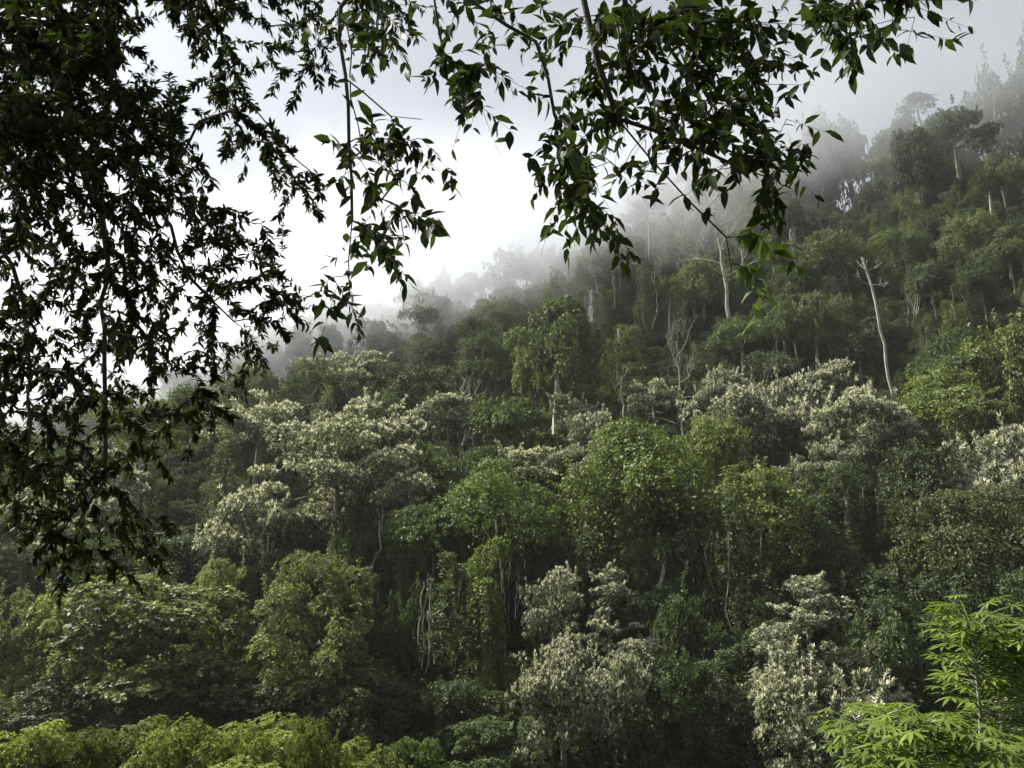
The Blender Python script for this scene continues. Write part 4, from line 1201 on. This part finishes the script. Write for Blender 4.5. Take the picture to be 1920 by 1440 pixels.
tgl += fill_poly(og, [(-40, -40), (235, -40), (215, 150), (340, 190), (330, 300), (200, 330), (-40, 330)], 190, 14, dl)
for _ in range(330):       # unseen canopy added above the picture to keep sun off the hanging leaves
    tgl.append((og.uniform(-8.5, 2.0), og.uniform(1.0, 7.2), og.uniform(5.6, 8.2)))
lp = lambda pts, d: [tuple(at(u, v, d)) for u, v in pts]
tr_base = (-8.2, 5.2, float(ground_z(-8.2, 5.2)) - .2)
overhang_tree('overhanging_tree', 'dark small-leaved tree hanging over the whole upper left of the view',
    [tr_base, (-8.0, 5.4, 1.0), (-7.6, 5.7, 4.0), (-6.6, 6.0, 6.2)], .28,
    [lp([(-500, 60), (-200, 160), (0, 222), (150, 245), (250, 275), (330, 300)], 6.3),
     lp([(-400, 300), (-60, 380), (30, 500), (60, 640), (60, 800), (35, 950)], 6.0),
     lp([(120, 240), (165, 350), (200, 470), (190, 620), (195, 760), (190, 900), (150, 990)], 6.3),
     lp([(250, 275), (290, 380), (360, 520), (440, 600)], 6.6),
     lp([(330, 300), (380, 230), (470, 190), (520, 250), (590, 340)], 6.8),
     lp([(-300, -250), (100, -200), (400, -150), (400, 20), (430, 130)], 6.8),
     lp([(400, -150), (560, -120), (570, 30)], 7.0)],
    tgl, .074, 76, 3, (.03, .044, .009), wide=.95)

# larger leaved boughs at the top centre and right
BL = [(690, 40, 75, 60, 12), (880, 140, 65, 55, 12), (830, 20, 40, 30, 3), (745, 255, 55, 35, 7), (690, 290, 50, 45, 8), (735, 370, 45, 35, 6), (710, 450, 55, 30, 8), (635, 540, 30, 22, 4), (940, 15, 60, 20, 4),
      (1050, 55, 45, 40, 6), (1150, 70, 90, 65, 16), (1240, 50, 70, 50, 12), (1340, 50, 80, 50, 14), (1400, 40, 40, 40, 6), (1120, 190, 100, 55, 14), (1250, 165, 110, 55, 15), (1370, 130, 80, 50, 12), (1440, 125, 35, 25, 4),
      (1070, 275, 50, 45, 7), (1130, 320, 60, 45, 8), (1040, 360, 30, 22, 3), (1105, 400, 45, 25, 6), (1310, 240, 100, 45, 12), (1420, 220, 65, 50, 9), (1450, 290, 40, 45, 6), (1360, 300, 70, 30, 7), (1430, 360, 35, 20, 4),
      (1600, 20, 70, 35, 9), (1680, 20, 50, 40, 7), (1610, 70, 60, 18, 5), (1540, 0, 30, 15, 2)]
dr_ = lambda: 4.9 + og.normal(0, .42)
tgr = []
for (u, v, ru, rv, n) in BL:
    for _ in range(n):
        a = og.uniform(0, 6.28); q = math.sqrt(og.random())
        tgr.append(tuple(at(u + ru * q * math.cos(a), v + rv * q * math.sin(a), dr_())))
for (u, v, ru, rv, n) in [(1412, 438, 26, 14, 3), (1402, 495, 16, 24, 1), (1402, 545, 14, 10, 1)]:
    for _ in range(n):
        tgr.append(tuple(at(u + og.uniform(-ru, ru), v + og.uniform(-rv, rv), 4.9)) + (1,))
tgr += [tuple(x) for x in fill_poly(og, [(500, -600), (1900, -600), (1800, -90), (600, -90)], 70, 60, lambda u, v: 4.9 + og.normal(0, .5))]
tb2 = (4.6, -2.2, float(ground_z(4.6, -2.2)) - .2)
overhang_tree('overhanging_tree', 'larger-leaved tree whose boughs hang from the top centre and right of the view',
    [tb2, (4.4, -1.6, 1.5), (3.6, 0.4, 3.6), (2.4, 2.4, 4.9), (1.2, 3.6, 5.2)], .2,
    [lp([(1400, -420), (1000, -200), (880, -10), (960, 45), (1005, 80), (1025, 150), (1040, 210), (1062, 285)], 4.8),
     lp([(1150, -150), (1095, 0), (1112, 60), (1130, 130), (1170, 230), (1225, 305), (1290, 375), (1358, 440), (1385, 445)], 4.8),
     lp([(1365, 445), (1378, 500), (1380, 560)], 4.85),
     lp([(1170, -120), (1170, 5), (1235, 62), (1285, 130), (1300, 190), (1380, 240), (1470, 260)], 4.9),
     lp([(1170, 228), (1232, 240), (1290, 275), (1390, 310), (1460, 340)], 4.9),
     lp([(1235, 60), (1310, 95), (1400, 115), (1470, 125)], 4.9),
     lp([(1700, -350), (1600, -60), (1620, 30)], 4.9),
     lp([(1000, -200), (760, -150), (640, 20), (642, 140), (655, 200), (657, 340), (650, 490)], 5.2),
     lp([(648, 150), (690, 185), (740, 218), (790, 230)], 5.2),
     lp([(860, -160), (812, 0), (822, 60), (828, 100)], 5.0)],
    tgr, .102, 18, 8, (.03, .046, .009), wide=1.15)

# ------------------------------------------------------------------ haze and the mist bank on the ridge
def volume_box(name, lo, hi, label):
    lo = np.array(lo, float); hi = np.array(hi, float)
    V = [(x, y, z) for x in (lo[0], hi[0]) for y in (lo[1], hi[1]) for z in (lo[2], hi[2])]
    F = [(0, 1, 3, 2), (4, 6, 7, 5), (0, 4, 5, 1), (2, 3, 7, 6), (0, 2, 6, 4), (1, 5, 7, 3)]
    me = bpy.data.meshes.new(name); me.from_pydata(V, [], F); me.update()
    o = link(name, me); tag(o, label, kind='stuff'); return o
zmax = 170.0
hz = volume_box('haze', (-920, -420, float(GV[:, 2].min()) - 1), (920, 920, zmax), 'thin even haze in the valley air')
m, nt, out = nodes('haze_air')
pv = N(nt, 'ShaderNodeVolumePrincipled', Density=HAZE_D, Anisotropy=0.2)
pv.inputs['Color'].default_value = (.93, .95, .97, 1)
nt.links.new(pv.outputs[0], out.inputs['Volume'])
hz.data.materials.append(m)

mist = volume_box('mist', (-330, 112, 8), (250, 240, 168), 'white mist bank drifting over the wooded ridge')
m, nt, out = nodes('mist_bank')
geo = nt.nodes.new('ShaderNodeNewGeometry')
sx = nt.nodes.new('ShaderNodeSeparateXYZ'); nt.links.new(geo.outputs['Position'], sx.inputs[0])
nn = N(nt, 'ShaderNodeTexNoise', Scale=.03, Detail=5.0, Roughness=.65)
nt.links.new(geo.outputs['Position'], nn.inputs['Vector'])
zb = math_(nt, 'MULTIPLY_ADD', sx.outputs[0], .39, MIST_Z)
h_ = math_(nt, 'SUBTRACT', sx.outputs[2], zb)
h_ = math_(nt, 'ADD', h_, math_(nt, 'MULTIPLY', math_(nt, 'SUBTRACT', nn.outputs[0], .5), 95.0))
fz = nt.nodes.new('ShaderNodeMapRange'); fz.interpolation_type = 'SMOOTHSTEP'; fz.inputs[1].default_value = 0; fz.inputs[2].default_value = 34.0
nt.links.new(h_, fz.inputs[0])
fy = nt.nodes.new('ShaderNodeMapRange'); fy.interpolation_type = 'SMOOTHSTEP'; fy.inputs[1].default_value = 118; fy.inputs[2].default_value = 160
nt.links.new(sx.outputs[1], fy.inputs[0])
fx = nt.nodes.new('ShaderNodeMapRange'); fx.inputs[1].default_value = -50; fx.inputs[2].default_value = 125; fx.inputs[3].default_value = 1.0; fx.inputs[4].default_value = .22
nt.links.new(sx.outputs[0], fx.inputs[0])
ft = nt.nodes.new('ShaderNodeMapRange'); ft.interpolation_type = 'SMOOTHSTEP'; ft.inputs[1].default_value = 24; ft.inputs[2].default_value = 66; ft.inputs[3].default_value = 1.0; ft.inputs[4].default_value = 0.0
nt.links.new(h_, ft.inputs[0])
fb = nt.nodes.new('ShaderNodeMapRange'); fb.interpolation_type = 'SMOOTHSTEP'; fb.inputs[1].default_value = 185; fb.inputs[2].default_value = 235; fb.inputs[3].default_value = 1.0; fb.inputs[4].default_value = 0.0
nt.links.new(sx.outputs[1], fb.inputs[0])
fz_out = math_(nt, 'MULTIPLY', math_(nt, 'MULTIPLY', fz.outputs[0], ft.outputs[0]), fb.outputs[0])
den = math_(nt, 'MULTIPLY', math_(nt, 'MULTIPLY', fz_out, fy.outputs[0]), math_(nt, 'MULTIPLY', fx.outputs[0], MIST_D))
pv = N(nt, 'ShaderNodeVolumePrincipled', Anisotropy=0.7)
pv.inputs['Color'].default_value = (.84, .86, .89, 1)
nt.links.new(den, pv.inputs['Density'])
nt.links.new(pv.outputs[0], out.inputs['Volume'])
mist.data.materials.append(m)
